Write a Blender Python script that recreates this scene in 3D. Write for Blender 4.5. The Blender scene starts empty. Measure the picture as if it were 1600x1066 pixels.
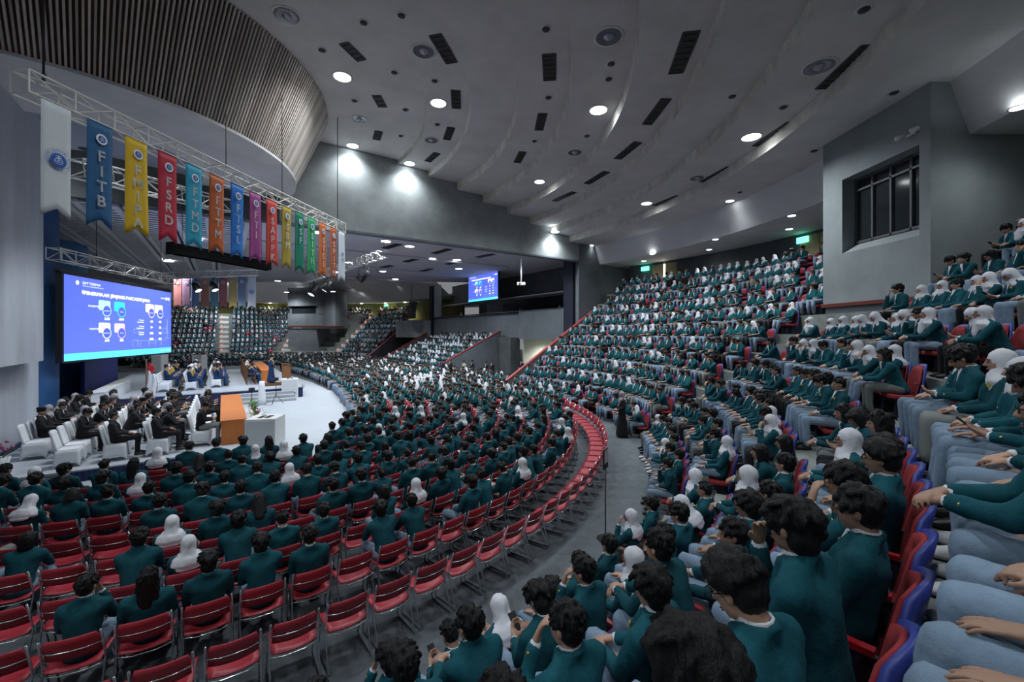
import bpy, bmesh, math, random
import numpy as np
from mathutils import Vector, Matrix, Euler, noise
random.seed(7)
PI = math.pi
SC = bpy.context.scene
COL = SC.collection
# ------------------------------------------------------------------ camera
# world: camera stands at X=0,Y=0 looking along +Y; the hall axis runs obliquely to it
CAMZ, FPX, HZ = 3.78, 660.0, 520.0
cd = bpy.data.cameras.new('camera'); cam = bpy.data.objects.new('camera', cd); COL.objects.link(cam)
cam.location = (0, 0, CAMZ); cam.rotation_euler = (PI/2, 0, 0)
cd.sensor_width = 36; cd.lens = FPX/1600*36; cd.shift_y = -13/1600
cd.clip_start = 0.05; cd.clip_end = 300
SC.camera = cam
# ------------------------------------------------------------------ world and exposure
wd = bpy.data.worlds.new('world'); SC.world = wd; wd.use_nodes = True
bg = wd.node_tree.nodes['Background']
bg.inputs[0].default_value = (.92, .96, 1.0, 1); bg.inputs[1].default_value = 0.12
vs = SC.view_settings
vs.view_transform = 'Standard'; vs.look = 'None'; vs.gamma = 1; vs.use_curve_mapping = False
vs.exposure = 0.9
cy = SC.cycles
cy.use_adaptive_sampling = True; cy.adaptive_threshold = .04
cy.max_bounces = 4; cy.diffuse_bounces = 3; cy.glossy_bounces = 2; cy.transmission_bounces = 2; cy.transparent_max_bounces = 4
cy.caustics_reflective = False; cy.caustics_refractive = False; cy.sample_clamp_indirect = 4.0
try: cy.use_light_tree = True
except Exception: pass
# ------------------------------------------------------------------ hall frame
UA = (.825, .565); NA = (.565, -.825); PA = (-10.9, 35.0)
AXROT = math.atan2(UA[1], UA[0])
def hall(s, t, z=0.0):
    return Vector((PA[0]+s*UA[0]+t*NA[0], PA[1]+s*UA[1]+t*NA[1], z))
def tohall(x, y):
    a, b = x-PA[0], y-PA[1]
    return a*UA[0]+b*UA[1], a*NA[0]+b*NA[1]
SS, TT = -10.6, 17.0                                    # centre of the seating arcs (near wing), mirrored for the far wing
CSV = hall(SS, TT)
CC = Vector((-15.3, 15.15, 0))                          # centre of the ceiling rings
def arc(R, phi, z=0.0, far=False):                      # phi degrees from the side axis towards the balcony
    a = math.radians(phi)
    s, t = SS+R*math.sin(a), TT+R*math.cos(a)
    return hall(s, -t if far else t, z)
def proj(p):
    return (800+FPX*p[0]/p[1], HZ-FPX*(p[2]-CAMZ)/p[1]) if p[1] > .05 else (None, None)
def at(px, py, z):                                      # point of a horizontal plane seen at a pixel
    d = FPX*(CAMZ-z)/(py-HZ); return Vector(((px-800)/FPX*d, d, z))
def atd(px, py, d):
    return Vector(((px-800)/FPX*d, d, CAMZ-(py-HZ)/FPX*d))
def face(v):                                            # rotation about z that turns local +Y to direction v
    return math.atan2(v[1], v[0])-PI/2
# ------------------------------------------------------------------ materials
MATS = {}
def mat(name, col, rough=.6, metal=0, var=0, scale=8, bump=0, emit=0, rnd=0, spec=.5, col2=None, stretch=None, alpha=1):
    if name in MATS: return MATS[name]
    m = bpy.data.materials.new(name); m.use_nodes = True; MATS[name] = m
    nt = m.node_tree; b = nt.nodes['Principled BSDF']
    c = (*col, 1)
    b.inputs['Base Color'].default_value = c; b.inputs['Roughness'].default_value = rough; b.inputs['Metallic'].default_value = metal
    b.inputs['Specular IOR Level'].default_value = spec
    if alpha < 1: b.inputs['Alpha'].default_value = alpha
    src = None
    if var or col2:
        tc = nt.nodes.new('ShaderNodeTexCoord'); nz = nt.nodes.new('ShaderNodeTexNoise')
        nz.inputs['Scale'].default_value = scale; nz.inputs['Detail'].default_value = 6; nz.inputs['Roughness'].default_value = .62
        if stretch:
            mp = nt.nodes.new('ShaderNodeMapping'); mp.inputs['Scale'].default_value = stretch
            nt.links.new(tc.outputs['Object'], mp.inputs[0]); nt.links.new(mp.outputs[0], nz.inputs['Vector'])
        else: nt.links.new(tc.outputs['Object'], nz.inputs['Vector'])
        rp = nt.nodes.new('ShaderNodeValToRGB')
        rp.color_ramp.elements[0].position = .32; rp.color_ramp.elements[1].position = .68
        lo = col2 if col2 else tuple(x*(1-var) for x in col); hi = col if col2 else tuple(min(1, x*(1+var)) for x in col)
        rp.color_ramp.elements[0].color = (*lo, 1); rp.color_ramp.elements[1].color = (*hi, 1)
        nt.links.new(nz.outputs['Fac'], rp.inputs[0]); src = rp.outputs[0]
        nt.links.new(src, b.inputs['Base Color'])
        if bump:
            bp = nt.nodes.new('ShaderNodeBump'); bp.inputs['Strength'].default_value = bump; bp.inputs['Distance'].default_value = .02
            nt.links.new(nz.outputs['Fac'], bp.inputs['Height']); nt.links.new(bp.outputs[0], b.inputs['Normal'])
    if rnd:
        oi = nt.nodes.new('ShaderNodeObjectInfo'); hs = nt.nodes.new('ShaderNodeHueSaturation')
        mr = nt.nodes.new('ShaderNodeMapRange'); mr.inputs[3].default_value = 1-rnd; mr.inputs[4].default_value = 1+rnd
        nt.links.new(oi.outputs['Random'], mr.inputs[0]); nt.links.new(mr.outputs[0], hs.inputs['Value'])
        if src: nt.links.new(src, hs.inputs['Color'])
        else: hs.inputs['Color'].default_value = c
        nt.links.new(hs.outputs[0], b.inputs['Base Color'])
    if emit:
        b.inputs['Emission Color'].default_value = c; b.inputs['Emission Strength'].default_value = emit
    return m
def brickmat(name, c1, c2, mortar, scale, w, h):
    m = bpy.data.materials.new(name); m.use_nodes = True; MATS[name] = m; nt = m.node_tree; b = nt.nodes['Principled BSDF']
    tc = nt.nodes.new('ShaderNodeTexCoord'); br = nt.nodes.new('ShaderNodeTexBrick'); nz = nt.nodes.new('ShaderNodeTexNoise'); mx = nt.nodes.new('ShaderNodeMixRGB')
    br.offset = .5; br.inputs['Scale'].default_value = scale; br.inputs['Brick Width'].default_value = w; br.inputs['Row Height'].default_value = h
    br.inputs['Mortar Size'].default_value = .006; br.inputs['Color1'].default_value = (*c1, 1); br.inputs['Color2'].default_value = (*c2, 1); br.inputs['Mortar'].default_value = (*mortar, 1)
    nz.inputs['Scale'].default_value = 5; nz.inputs['Detail'].default_value = 8
    nt.links.new(tc.outputs['Object'], br.inputs['Vector']); nt.links.new(tc.outputs['Object'], nz.inputs['Vector'])
    mx.blend_type = 'MULTIPLY'; mx.inputs[0].default_value = .55
    nt.links.new(br.outputs['Color'], mx.inputs[1]); nt.links.new(nz.outputs['Fac'], mx.inputs[2]); nt.links.new(mx.outputs[0], b.inputs['Base Color'])
    b.inputs['Roughness'].default_value = .75
    return m
M_carpet = brickmat('slate_carpet_tile', (.15, .175, .20), (.12, .145, .17), (.085, .105, .125), 1.0, 1.2, .6)
M_white_floor = mat('pale_grey_floor', (.43, .475, .53), .5, var=.07, scale=1.1, stretch=(1, 6, 1))
M_stage_carpet = mat('stage_carpet', (.46, .50, .56), .8, var=.08, scale=1.5, stretch=(6, 1, 1))
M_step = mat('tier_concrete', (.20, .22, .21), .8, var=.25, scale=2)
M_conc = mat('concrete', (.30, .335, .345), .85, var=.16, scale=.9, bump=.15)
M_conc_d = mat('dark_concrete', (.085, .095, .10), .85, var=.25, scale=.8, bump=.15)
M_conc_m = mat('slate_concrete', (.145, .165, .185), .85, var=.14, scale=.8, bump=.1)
M_ceil = mat('white_plaster', (.63, .63, .625), .85, var=.10, scale=.7)
M_ceil_edge = mat('stained_plaster', (.62, .61, .56), .85, var=.22, scale=1.6)
M_fascia = mat('white_fascia', (.70, .71, .71), .8, var=.04, scale=.6)
M_wallgrey = mat('grey_cladding', (.47, .51, .58), .7, var=.16, scale=.5, stretch=(2, 2, .4))
M_blue = mat('blue_painted_column', (.018, .085, .235), .6, var=.2, scale=.8)
M_royal = mat('royal_blue_panel', (.012, .02, .18), .6)
M_tealwall = mat('teal_blue_wall', (.022, .085, .18), .7, var=.2, scale=.7)
M_skirt = mat('navy_skirt_cloth', (.010, .016, .075), .8, var=.3, scale=6)
M_black = mat('black_paint', (.012, .013, .015), .55)
M_chrome = mat('chrome', (.75, .77, .80), .18, 1)
M_alu = mat('aluminium', (.66, .66, .62), .35, .85)
M_alu_w = mat('white_painted_steel', (.72, .71, .66), .5)
M_red = mat('red_plastic', (.37, .027, .045), .38, rnd=.12)
M_redpad = mat('red_seat_pad', (.33, .028, .035), .85, rnd=.1)
M_redtrim = mat('red_parapet_trim', (.30, .028, .03), .5)
M_seatblue = mat('blue_seat_shell', (.035, .055, .30), .45, rnd=.12)
M_seatdark = mat('dark_seat_side', (.012, .014, .035), .6)
M_teal = mat('teal_blazer_cloth', (.008, .080, .106), .85, rnd=.22, var=.18, scale=11, spec=.2, bump=.5)
M_trblue = mat('blue_grey_trousers', (.215, .305, .415), .85, rnd=.15, var=.12, scale=9, spec=.2, bump=.5)
M_trgrey = mat('grey_trousers', (.20, .22, .22), .85, rnd=.2, spec=.2)
M_trdark = mat('black_trousers', (.012, .013, .016), .8, rnd=.3, spec=.25)
M_suit = mat('black_suit_cloth', (.010, .011, .015), .75, rnd=.4, spec=.3)
M_navy = mat('navy_gown_cloth', (.010, .040, .115), .8, rnd=.2, spec=.3)
M_gold = mat('yellow_hood_cloth', (.78, .47, .03), .7)
M_hair = mat('black_hair', (.0045, .0045, .005), .42, rnd=.3, spec=.35, var=.5, scale=70, bump=.8, stretch=(1, 1, .3))
M_hijab = mat('white_scarf_cloth', (.72, .74, .80), .8, rnd=.07, spec=.2)
M_hijab2 = mat('grey_scarf_cloth', (.34, .32, .35), .8, rnd=.2, spec=.2)
M_skin = mat('skin', (.42, .25, .175), .5, rnd=.22, var=.06, scale=6)
M_lip = mat('lips', (.30, .12, .10), .5)
M_eye = mat('dark_eye', (.01, .008, .007), .25)
M_shirt = mat('white_shirt_cloth', (.72, .75, .80), .7)
M_shoe_w = mat('white_shoe', (.68, .69, .70), .6)
M_shoe_b = mat('black_shoe', (.012, .012, .013), .4)
M_cover = mat('white_chair_cover', (.74, .77, .82), .75)
M_orange = mat('orange_wood_veneer', (.58, .185, .045), .45, var=.1, scale=3, stretch=(1, 8, 1))
M_wood = mat('brown_wood', (.135, .06, .028), .45, var=.25, scale=3, stretch=(6, 1, 1))
M_slat = mat('timber_slat', (.66, .60, .55), .5, rnd=.25, var=.12, scale=2)
M_slatback = mat('dark_timber_backing', (.15, .075, .048), .7, var=.3, scale=.6)
M_spk = mat('white_speaker_paint', (.78, .79, .80), .5)
M_glass = mat('dark_glass', (.02, .025, .03), .08, spec=.8)
M_olive = mat('olive_wall', (.17, .165, .045), .8, var=.25, scale=.5)
M_cream = mat('cream_wall', (.62, .60, .48), .8)
M_leaf = mat('green_leaf', (.10, .22, .05), .6, rnd=.3)
M_flower = mat('pink_flower', (.40, .10, .22), .6)
M_lampon = mat('lit_lamp', (.92, .97, 1.0), .5, emit=9)
M_lampoff = mat('lamp_reflector', (.42, .43, .50), .3, .7)
M_gapglow = mat('door_gap_glow', (1, .95, .85), .5, emit=7)
M_redled = mat('lit_red_step_light', (1, .10, .06), .5, emit=4)
M_exit = mat('lit_green_exit', (.15, .9, .6), .5, emit=1.6)
M_gold_btn = mat('brass', (.6, .42, .08), .35, .9)
M_phone = mat('phone_black', (.01, .01, .012), .15)
# ------------------------------------------------------------------ object helpers
def tag(o, label=None, cat=None, group=None, kind=None):
    if label: o['label'] = label
    if cat: o['category'] = cat
    if group: o['group'] = group
    if kind: o['kind'] = kind
    return o
def link(name, data, parent=None, M=None):
    o = bpy.data.objects.new(name, data); COL.objects.link(o)
    if parent is not None: o.parent = parent
    if M is not None: o.matrix_local = M
    return o
def empty(name, loc=(0, 0, 0), rz=0):
    o = link(name, None); o.location = loc; o.rotation_euler = (0, 0, rz); o.empty_display_size = .1
    return o
def rotz(a): return Matrix.Rotation(a, 4, 'Z')
class MB:
    """collects shapes, then becomes ONE mesh"""
    def __init__(self): self.v = []; self.f = []; self.m = []; self.sm = []
    def add(self, vs, fs, M=None, mi=0, smooth=False):
        n = len(self.v)
        for p in vs:
            p = Vector(p); self.v.append(tuple(M @ p) if M is not None else tuple(p))
        for f in fs: self.f.append(tuple(i+n for i in f)); self.m.append(mi); self.sm.append(smooth)
        return self
    def box(self, c, s, M=None, mi=0):
        x, y, z = (k/2 for k in s); cx, cy_, cz = c
        vs = [(cx+a*x, cy_+b*y, cz+d*z) for a in (-1, 1) for b in (-1, 1) for d in (-1, 1)]
        return self.add(vs, [(0, 1, 3, 2), (4, 6, 7, 5), (0, 4, 5, 1), (2, 3, 7, 6), (0, 2, 6, 4), (1, 5, 7, 3)], M, mi)
    def tube(self, pts, r, n=6, M=None, mi=0, closed=False):
        pts = [Vector(p) for p in pts]; k = len(pts); vs = []; fs = []
        for i, p in enumerate(pts):
            a = pts[max(i-1, 0)] if not closed else pts[i-1]; b = pts[min(i+1, k-1)] if not closed else pts[(i+1) % k]
            d = (b-a).normalized(); up = Vector((0, 0, 1)) if abs(d.z) < .95 else Vector((0, 1, 0))
            x = d.cross(up).normalized(); y = d.cross(x)
            rr = r[i] if isinstance(r, (list, tuple)) else r
            vs += [p+(x*math.cos(2*PI*j/n)+y*math.sin(2*PI*j/n))*rr for j in range(n)]
        for i in range(k if closed else k-1):
            i2 = (i+1) % k
            for j in range(n): fs.append((i*n+j, i*n+(j+1) % n, i2*n+(j+1) % n, i2*n+j))
        if not closed: fs += [tuple(range(n))[::-1], tuple((k-1)*n+j for j in range(n))]
        return self.add(vs, fs, M, mi, True)
    def lathe(self, prof, n=16, M=None, mi=0, c=(0, 0, 0)):
        vs = []; fs = []
        for (r, z) in prof: vs += [(c[0]+r*math.cos(2*PI*j/n), c[1]+r*math.sin(2*PI*j/n), c[2]+z) for j in range(n)]
        for i in range(len(prof)-1):
            for j in range(n): fs.append((i*n+j, i*n+(j+1) % n, (i+1)*n+(j+1) % n, (i+1)*n+j))
        return self.add(vs, fs, M, mi, True)
    def poly(self, pts, M=None, mi=0): return self.add(pts, [tuple(range(len(pts)))], M, mi)
    def prism(self, pts2, z0, z1, M=None, mi=0):
        n = len(pts2); vs = [(x, y, z0) for x, y in pts2]+[(x, y, z1) for x, y in pts2]
        fs = [tuple(range(n))[::-1], tuple(range(n, 2*n))]+[(i, (i+1) % n, n+(i+1) % n, n+i) for i in range(n)]
        return self.add(vs, fs, M, mi)
    def panel(self, fn, nu, nv, th, M=None, mi=0):
        """solid curved panel; fn(u,v)->(point, normal) with u in -1..1, v in 0..1"""
        A = []; B = []
        for j in range(nv+1):
            for i in range(nu+1):
                p, q = fn(-1+2*i/nu, j/nv); A.append(Vector(p)); B.append(Vector(p)+Vector(q)*th)
        w = nu+1; n = len(A); fs = []
        for j in range(nv):
            for i in range(nu):
                a = j*w+i; fs += [(a, a+1, a+w+1, a+w), (n+a, n+a+w, n+a+w+1, n+a+1)]
        for i in range(nu): a = i; fs.append((a, n+a, n+a+1, a+1)); a = nv*w+i; fs.append((a, a+1, n+a+1, n+a))
        for j in range(nv): a = j*w; fs.append((a, a+w, n+a+w, n+a)); a = j*w+nu; fs.append((a, n+a, n+a+w, a+w))
        return self.add(A+B, fs, M, mi, True)
    def mesh(self, name, mats):
        me = bpy.data.meshes.new(name); me.from_pydata(self.v, [], self.f)
        for m in (mats if isinstance(mats, (list, tuple)) else [mats]): me.materials.append(m)
        me.polygons.foreach_set('material_index', self.m)
        me.polygons.foreach_set('use_smooth', self.sm)
        bm = bmesh.new(); bm.from_mesh(me); bmesh.ops.recalc_face_normals(bm, faces=bm.faces); bm.to_mesh(me); bm.free()
        me.update(); return me
    def build(self, name, mats, parent=None, M=None):
        return link(name, self.mesh(name, mats), parent, M)
def struct(name, mb, m): return tag(mb.build(name, m), kind='structure')
def copy_tree(o, parent=None):
    c = o.copy(); COL.objects.link(c)
    c.parent = parent
    if parent is not None: c.matrix_local = o.matrix_local.copy()
    for ch in o.children: copy_tree(ch, c)
    return c
ORD = ['zeroth', 'first', 'second', 'third', 'fourth', 'fifth', 'sixth', 'seventh', 'eighth', 'ninth', 'tenth', 'eleventh', 'twelfth', 'thirteenth', 'fourteenth', 'fifteenth', 'sixteenth', 'seventeenth', 'eighteenth', 'nineteenth']
def ordn(n):
    if n < 20: return ORD[n]
    t = {2: 'twenty', 3: 'thirty', 4: 'forty', 5: 'fifty', 6: 'sixty', 7: 'seventy', 8: 'eighty', 9: 'ninety'}[(n // 10) % 10]
    return (t[:-1]+'ieth') if n % 10 == 0 else t+'-'+ORD[n % 10]
TMP = bpy.data.scenes.new('workbench')                      # scratch scene in which shapes are evaluated
def evalmesh(o):
    TMP.collection.objects.link(o); vl = TMP.view_layers[0]; vl.update()
    me = bpy.data.meshes.new_from_object(o.evaluated_get(vl.depsgraph)); TMP.collection.objects.unlink(o)
    return me
GLY = {}
def _glyph(ch):
    """every character once, at size 1, so that lettering is put together without re-evaluating the scene"""
    cu = bpy.data.curves.new('glyph', 'FONT'); cu.body = ch; cu.size = 1; cu.offset = 0; cu.resolution_u = 3
    o = bpy.data.objects.new('glyph', cu); me = evalmesh(o)
    vs = [tuple(v.co) for v in me.vertices]; fs = [tuple(p.vertices) for p in me.polygons]
    GLY[ch] = (vs, fs, min(v[0] for v in vs), max(v[0] for v in vs))
    bpy.data.objects.remove(o); bpy.data.curves.remove(cu); bpy.data.meshes.remove(me)
TXC = {}
def textmesh(body, size, m, align='CENTER', bold=0, space=1.0, line=1.0):
    key = (body, size, m.name, align, line, bold >= .006)
    if key in TXC: return TXC[key]
    mb = MB(); rows = body.split('\n')
    for k, row in enumerate(rows):
        x = 0; put = []
        for ch in row:
            if ch == ' ': x += .28; continue
            if ch not in GLY: _glyph(ch)
            vs, fs, a, b = GLY[ch]; put.append((vs, fs, x-a)); x += b-a+.09
        x -= .09; off = {'CENTER': -x/2, 'LEFT': 0, 'RIGHT': -x}[align]
        y0 = ((len(rows)-1)/2-k)*line-.34
        for vs, fs, dx in put:
            for ox, oy in (((-.02, -.012), (.02, -.012), (-.02, .012), (.02, .012)) if bold >= .006 else ((0, 0),)):
                mb.add([((p[0]+dx+off+ox)*size, (p[1]+y0+oy)*size, 0) for p in vs], fs)
    me = mb.mesh('lettering', m); TXC[key] = me; return me
# ================================================================== STRUCTURE
NROW = 11
def RR(i): return 14.75+.88*i+.12*max(0, i-4)
def ZR(i): return .56*i+.01*i*i
AISLES = (0.0, 25.5, 53.5)
FZ = 13.16                                                            # ceiling beside the drum
RING_R = [11.95+1.77*k for k in range(8)]
RING_Z = [12.94, 12.64, 12.22, 11.80, 11.38, 11.02, 10.63, 10.23]
FAS_R, FAS_Z0, FAS_Z1 = 26.9, 9.95, 8.88
TL = 12.63                                                            # the wall on the hall's cross axis
DR_T, DR_B, DR_Z = 7.95, 6.65, 10.12                                   # drum: top radius, bottom radius, bottom height
LOWZ = 9.35
# ---- floors
mb = MB(); mb.poly([(-75, -12, 0), (45, -12, 0), (45, 95, 0), (-75, 95, 0)])
struct('floor', mb, M_carpet)
mb = MB()
wf = [hall(s, t, .006) for s, t in ((-17, 23.2), (-9.4, 23.2), (-7.0, 19.4), (-5.2, 15), (-4.9, 9), (-5.2, 0), (-6.5, -12), (-9, -17), (-45, -24), (-45, 10), (-17, 10))]
mb.poly(wf); struct('floor_arena', mb, M_white_floor)
def stage_deck(name, s0, s1, t0, t1, z0, z1, m, skm, sides, pleat=.055):
    top = MB(); P = [hall(s0, t0), hall(s1, t0), hall(s1, t1), hall(s0, t1)]
    top.prism([(p.x, p.y) for p in P], z1-.04, z1); struct(name, top, m)
    sk = MB()
    for (a, b) in sides:                                              # pleated cloth skirt along these edges
        A, B = hall(*a), hall(*b); L = (B-A).length; n = max(4, int(L/pleat)); d = (B-A)/L; q = Vector((d.y, -d.x, 0))
        vs = []; fs = []
        for i in range(n+1):
            p = A+d*(L*i/n)+q*(.012+.018*(i % 2)); vs += [(p.x, p.y, z0+.005), (p.x, p.y, z1-.045)]
        for i in range(n): fs.append((2*i, 2*i+2, 2*i+3, 2*i+1))
        sk.add(vs, fs)
    struct(name.replace('floor', 'baseboard')+'_skirt', sk, M_skirt)
stage_deck('floor_side_stage', -15.95, -9.3, 12.0, 20.0, 0, .30, M_stage_carpet, M_skirt, [((-15.95, 20), (-9.3, 20)), ((-9.3, 20), (-9.3, 12))])
stage_deck('floor_main_stage', -16.5, -6.9, -8.0, 7.5, 0, .60, M_white_floor, M_skirt, [((-16.5, 7.5), (-6.9, 7.5)), ((-6.9, 7.5), (-6.9, -8))])
for k in range(3):                                                    # steps up to the main stage
    mb = MB(); c = [hall(s, t) for s, t in ((-10.1, 7.55), (-7.4, 7.55), (-7.4, 7.55+.42*(3-k)), (-10.1, 7.55+.42*(3-k)))]
    mb.prism([(p.x, p.y) for p in c], .15*k+.002, .15*(k+1)-.004); o = struct('floor_stage_step', mb, mat('step_grey', (.36, .39, .43), .7))
# ---- stepped stands
def stand(far):
    N = 56
    p0 = -36 if far else -32
    def pend(R):
        if far: return 82-(R-15.6)*9/8.0
        return math.degrees(math.acos(max(-1, (TL+.55-TT)/R)))
    tr = MB()
    for i in range(1, NROW):
        ra, rb = RR(i)-.62, RR(i+1)-.62 if i < NROW-1 else RR(i)+1.2
        z, zl = ZR(i), ZR(i-1)
        for (a, b, za, zb) in ((ra, ra, zl, z), (ra, rb, z, z)):
            vs = []; fs = []
            for j in range(N+1):
                fa = p0+(pend(a)-p0)*j/N; fb = p0+(pend(b)-p0)*j/N
                vs += [arc(a, fa, za, far), arc(b, fb, zb, far)]
            for j in range(N): fs.append((2*j, 2*j+2, 2*j+3, 2*j+1))
            tr.add(vs, fs)
    st = struct('floor_far_stand' if far else 'floor_near_stand', tr, M_step)
    # aisle half steps: one object each
    n = 0
    for ai in AISLES+((-26,) if far else ()):
        for i in range(1, NROW):
            if not far and ai == 0: continue
            mb = MB(); R0 = RR(i)-.62; w = .55
            zt = (ZR(i)+ZR(i-1))/2
            c = arc(R0-.17, ai, 0, far); rad = (arc(R0, ai, 0, far)-(hall(SS, -TT) if far else CSV)).normalized()
            mb.box((0, 0, (ZR(i-1)+zt)/2), (2*w, .34, zt-ZR(i-1)-.004))
            M = Matrix.Translation(c) @ rotz(face(rad))
            o = mb.build('stair_step', M_fascia if far else M_step, st, M)
            if far:
                r = MB(); r.box((0, 0, 0), (.09, .03, .06)); r.build('step_light', M_redled, o, Matrix.Translation((-.30, -.19, zt+.05)))
    # end parapet with red capping
    mb = MB(); cap = MB(); rs = [14.2+.5*k for k in range(17)]
    for k in range(len(rs)-1):
        A = arc(rs[k], pend(rs[k]), 0, far); B = arc(rs[k+1], pend(rs[k+1]), 0, far); d = (B-A).normalized(); q = Vector((d.y, -d.x, 0))*.1
        za = max(.3, .62*(rs[k]-14.0)+.25); zb = max(.3, .62*(rs[k+1]-14.0)+.25)
        vs = [A-q, A+q, B+q, B-q]; P = [(p.x, p.y, 0) for p in vs]+[(vs[0].x, vs[0].y, za), (vs[1].x, vs[1].y, za), (vs[2].x, vs[2].y, zb), (vs[3].x, vs[3].y, zb)]
        F = [(0, 1, 5, 4), (1, 2, 6, 5), (2, 3, 7, 6), (3, 0, 4, 7), (4, 5, 6, 7)]
        mb.add(P, F)
        q2 = q*1.25; vs = [A-q2, A+q2, B+q2, B-q2]; zz = [za, za, zb, zb]
        P = [(p.x, p.y, h+.004) for p, h in zip(vs, zz)]+[(p.x, p.y, h+.07) for p, h in zip(vs, zz)]
        cap.add(P, F)
    nm = 'far' if far else 'near'
    struct('wall_%s_parapet' % nm, mb, mat('mauve_concrete', (.115, .105, .125), .8, var=.2, scale=1.2)); struct('trim_%s_parapet' % nm, cap, M_redtrim)
    return pend
PEND_N = stand(False); PEND_F = stand(True)
# ---- back walls of the stands
def curved_wall(name, R, p0, p1, z0, z1, m, far, n=48):
    mb = MB(); vs = []; fs = []
    for j in range(n+1):
        ph = p0+(p1-p0)*j/n; vs += [arc(R, ph, z0, far), arc(R, ph, z1, far), arc(R+.3, ph, z0, far), arc(R+.3, ph, z1, far)]
    for j in range(n):
        a = 4*j; fs += [(a, a+4, a+5, a+1), (a+2, a+3, a+7, a+6), (a+1, a+5, a+7, a+3)]
    mb.add(vs, fs); return struct(name, mb, m)
RBW = 25.9
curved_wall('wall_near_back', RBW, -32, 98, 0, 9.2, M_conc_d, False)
curved_wall('wall_far_back', RBW, -60, 96, 0, 9.2, M_olive, True)
# ---- stepped ceiling of the near wing (and its mirror image over the far wing)
SC_, TC_ = tohall(CC.x, CC.y)
def ringpt(R, th, z, far=False):
    s, t = SC_+R*math.sin(th), TC_+R*math.cos(th)
    return hall(s, -t if far else t, z)
def thend(R): return math.acos(max(-1, min(1, (TL-TC_)/R)))
def annulus(name, specs, m, far=False, n=72, th0=None):
    mb = MB()
    for (ra, za, rb, zb) in specs:
        vs = []; fs = []
        for j in range(n+1):
            k = -1+2*j/n
            vs += [ringpt(ra, k*thend(ra), za, far), ringpt(rb, k*thend(rb), zb, far)]
        for j in range(n): fs.append((2*j, 2*j+2, 2*j+3, 2*j+1))
        mb.add(vs, fs)
    o = struct(name, mb, m)
    for p in o.data.polygons: p.use_smooth = False
    return o
for far in (False,):
    annulus('ceiling_drum_ring', [(DR_T-.1, FZ, RING_R[0], FZ)], M_ceil, far)
    for k in range(8):
        rb = RING_R[k+1] if k < 7 else FAS_R
        annulus('ceiling_ring_step', [(RING_R[k], RING_Z[k-1] if k else FZ, RING_R[k]+.03, RING_Z[k])], M_ceil_edge, far)
        annulus('ceiling_ring', [(RING_R[k]+.03, RING_Z[k], rb, RING_Z[k])], M_ceil, far)
    annulus('ceiling_fascia', [(FAS_R, RING_Z[7], FAS_R+.5, FAS_Z1)], M_fascia, far)
    annulus('ceiling_back_soffit', [(FAS_R+.5, FAS_Z1, 44, FAS_Z1)], M_ceil, far)
# far wing: only its outer fascia and soffit show under the low ceiling
annulus('ceiling_far_fascia', [(6, 12.6, 21, 11.7), (21, 11.7, 24.5, 10.9), (24.5, 10.9, FAS_R+.5, FAS_Z1-.45)], M_fascia, True)
annulus('ceiling_far_soffit', [(FAS_R+.5, FAS_Z1-.45, 46, FAS_Z1-.45)], M_ceil, True)
# ---- cross-axis wall (hangs from the ceiling), and its return beside the near stand
def wallbox(name, s0, s1, t0, t1, z0, z1, m):
    mb = MB(); P = [hall(s0, t0), hall(s1, t0), hall(s1, t1), hall(s0, t1)]
    mb.prism([(p.x, p.y) for p in P], z0, z1); return struct(name, mb, m)
S_DR = SC_+math.sqrt(DR_T**2-(TL-TC_)**2)
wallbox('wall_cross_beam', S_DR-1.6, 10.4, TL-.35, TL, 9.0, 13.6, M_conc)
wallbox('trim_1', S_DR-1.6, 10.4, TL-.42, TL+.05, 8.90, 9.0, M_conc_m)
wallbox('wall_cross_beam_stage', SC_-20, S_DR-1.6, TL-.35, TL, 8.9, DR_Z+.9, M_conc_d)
wallbox('wall_cross_return', 10.4, 17.5, TL-.35, TL, 0, 10.4, M_conc_m)
# ---- low ceiling over the cross axis
mb = MB(); P = [hall(-30, TL-.3), hall(11, TL-.3), hall(20, 0), Vector((4, 50, 0)), Vector((-3, 47, 0)), Vector((-15, 45.5, 0)), Vector((-30, 46.5, 0)), Vector((-50, 52, 0)), hall(-45, TL-.3)]
mb.prism([(p.x, p.y) for p in P], LOWZ, LOWZ+.2); struct('ceiling_low', mb, mat('low_ceiling_plaster', (.56, .57, .60), .85, var=.08, scale=.5))
for k, (s0, s1, t0, t1) in enumerate(((-30, 9, -2.2, -1.2), (-30, 9, 5.2, 5.6), (-6, 9, -9, -8.6))):
    wallbox('ceiling_low_rib', s0, s1, t0, t1, LOWZ-.12, LOWZ+.02, mat('low_ceiling_plaster', (.4, .4, .4)))
# slotted grille panels over the stage
M_grille = mat('grille_grey', (.58, .59, .60), .7)
for r in range(9):
    g = tag(empty('ceiling_grille_panel', hall(-10.4-r*1.55, 0, LOWZ-.32), AXROT), kind='structure')
    mb = MB(); mb.box((0, 0, .1), (1.5, 23, .02)); mb.build('backing', M_black, g)
    for j in range(2):
        mb = MB(); mb.box((-.60+1.2*j, 0, 0), (.22, 23, .12)); mb.build('rail', M_grille, g)
    mb = MB()
    for j in range(46): mb.box((0, -11.3+.5*j, 0), (1.0, .26, .06), Matrix.Rotation(0, 4, 'Z'))
    tag(mb.build('slat', M_grille, g), kind='stuff')
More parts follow.
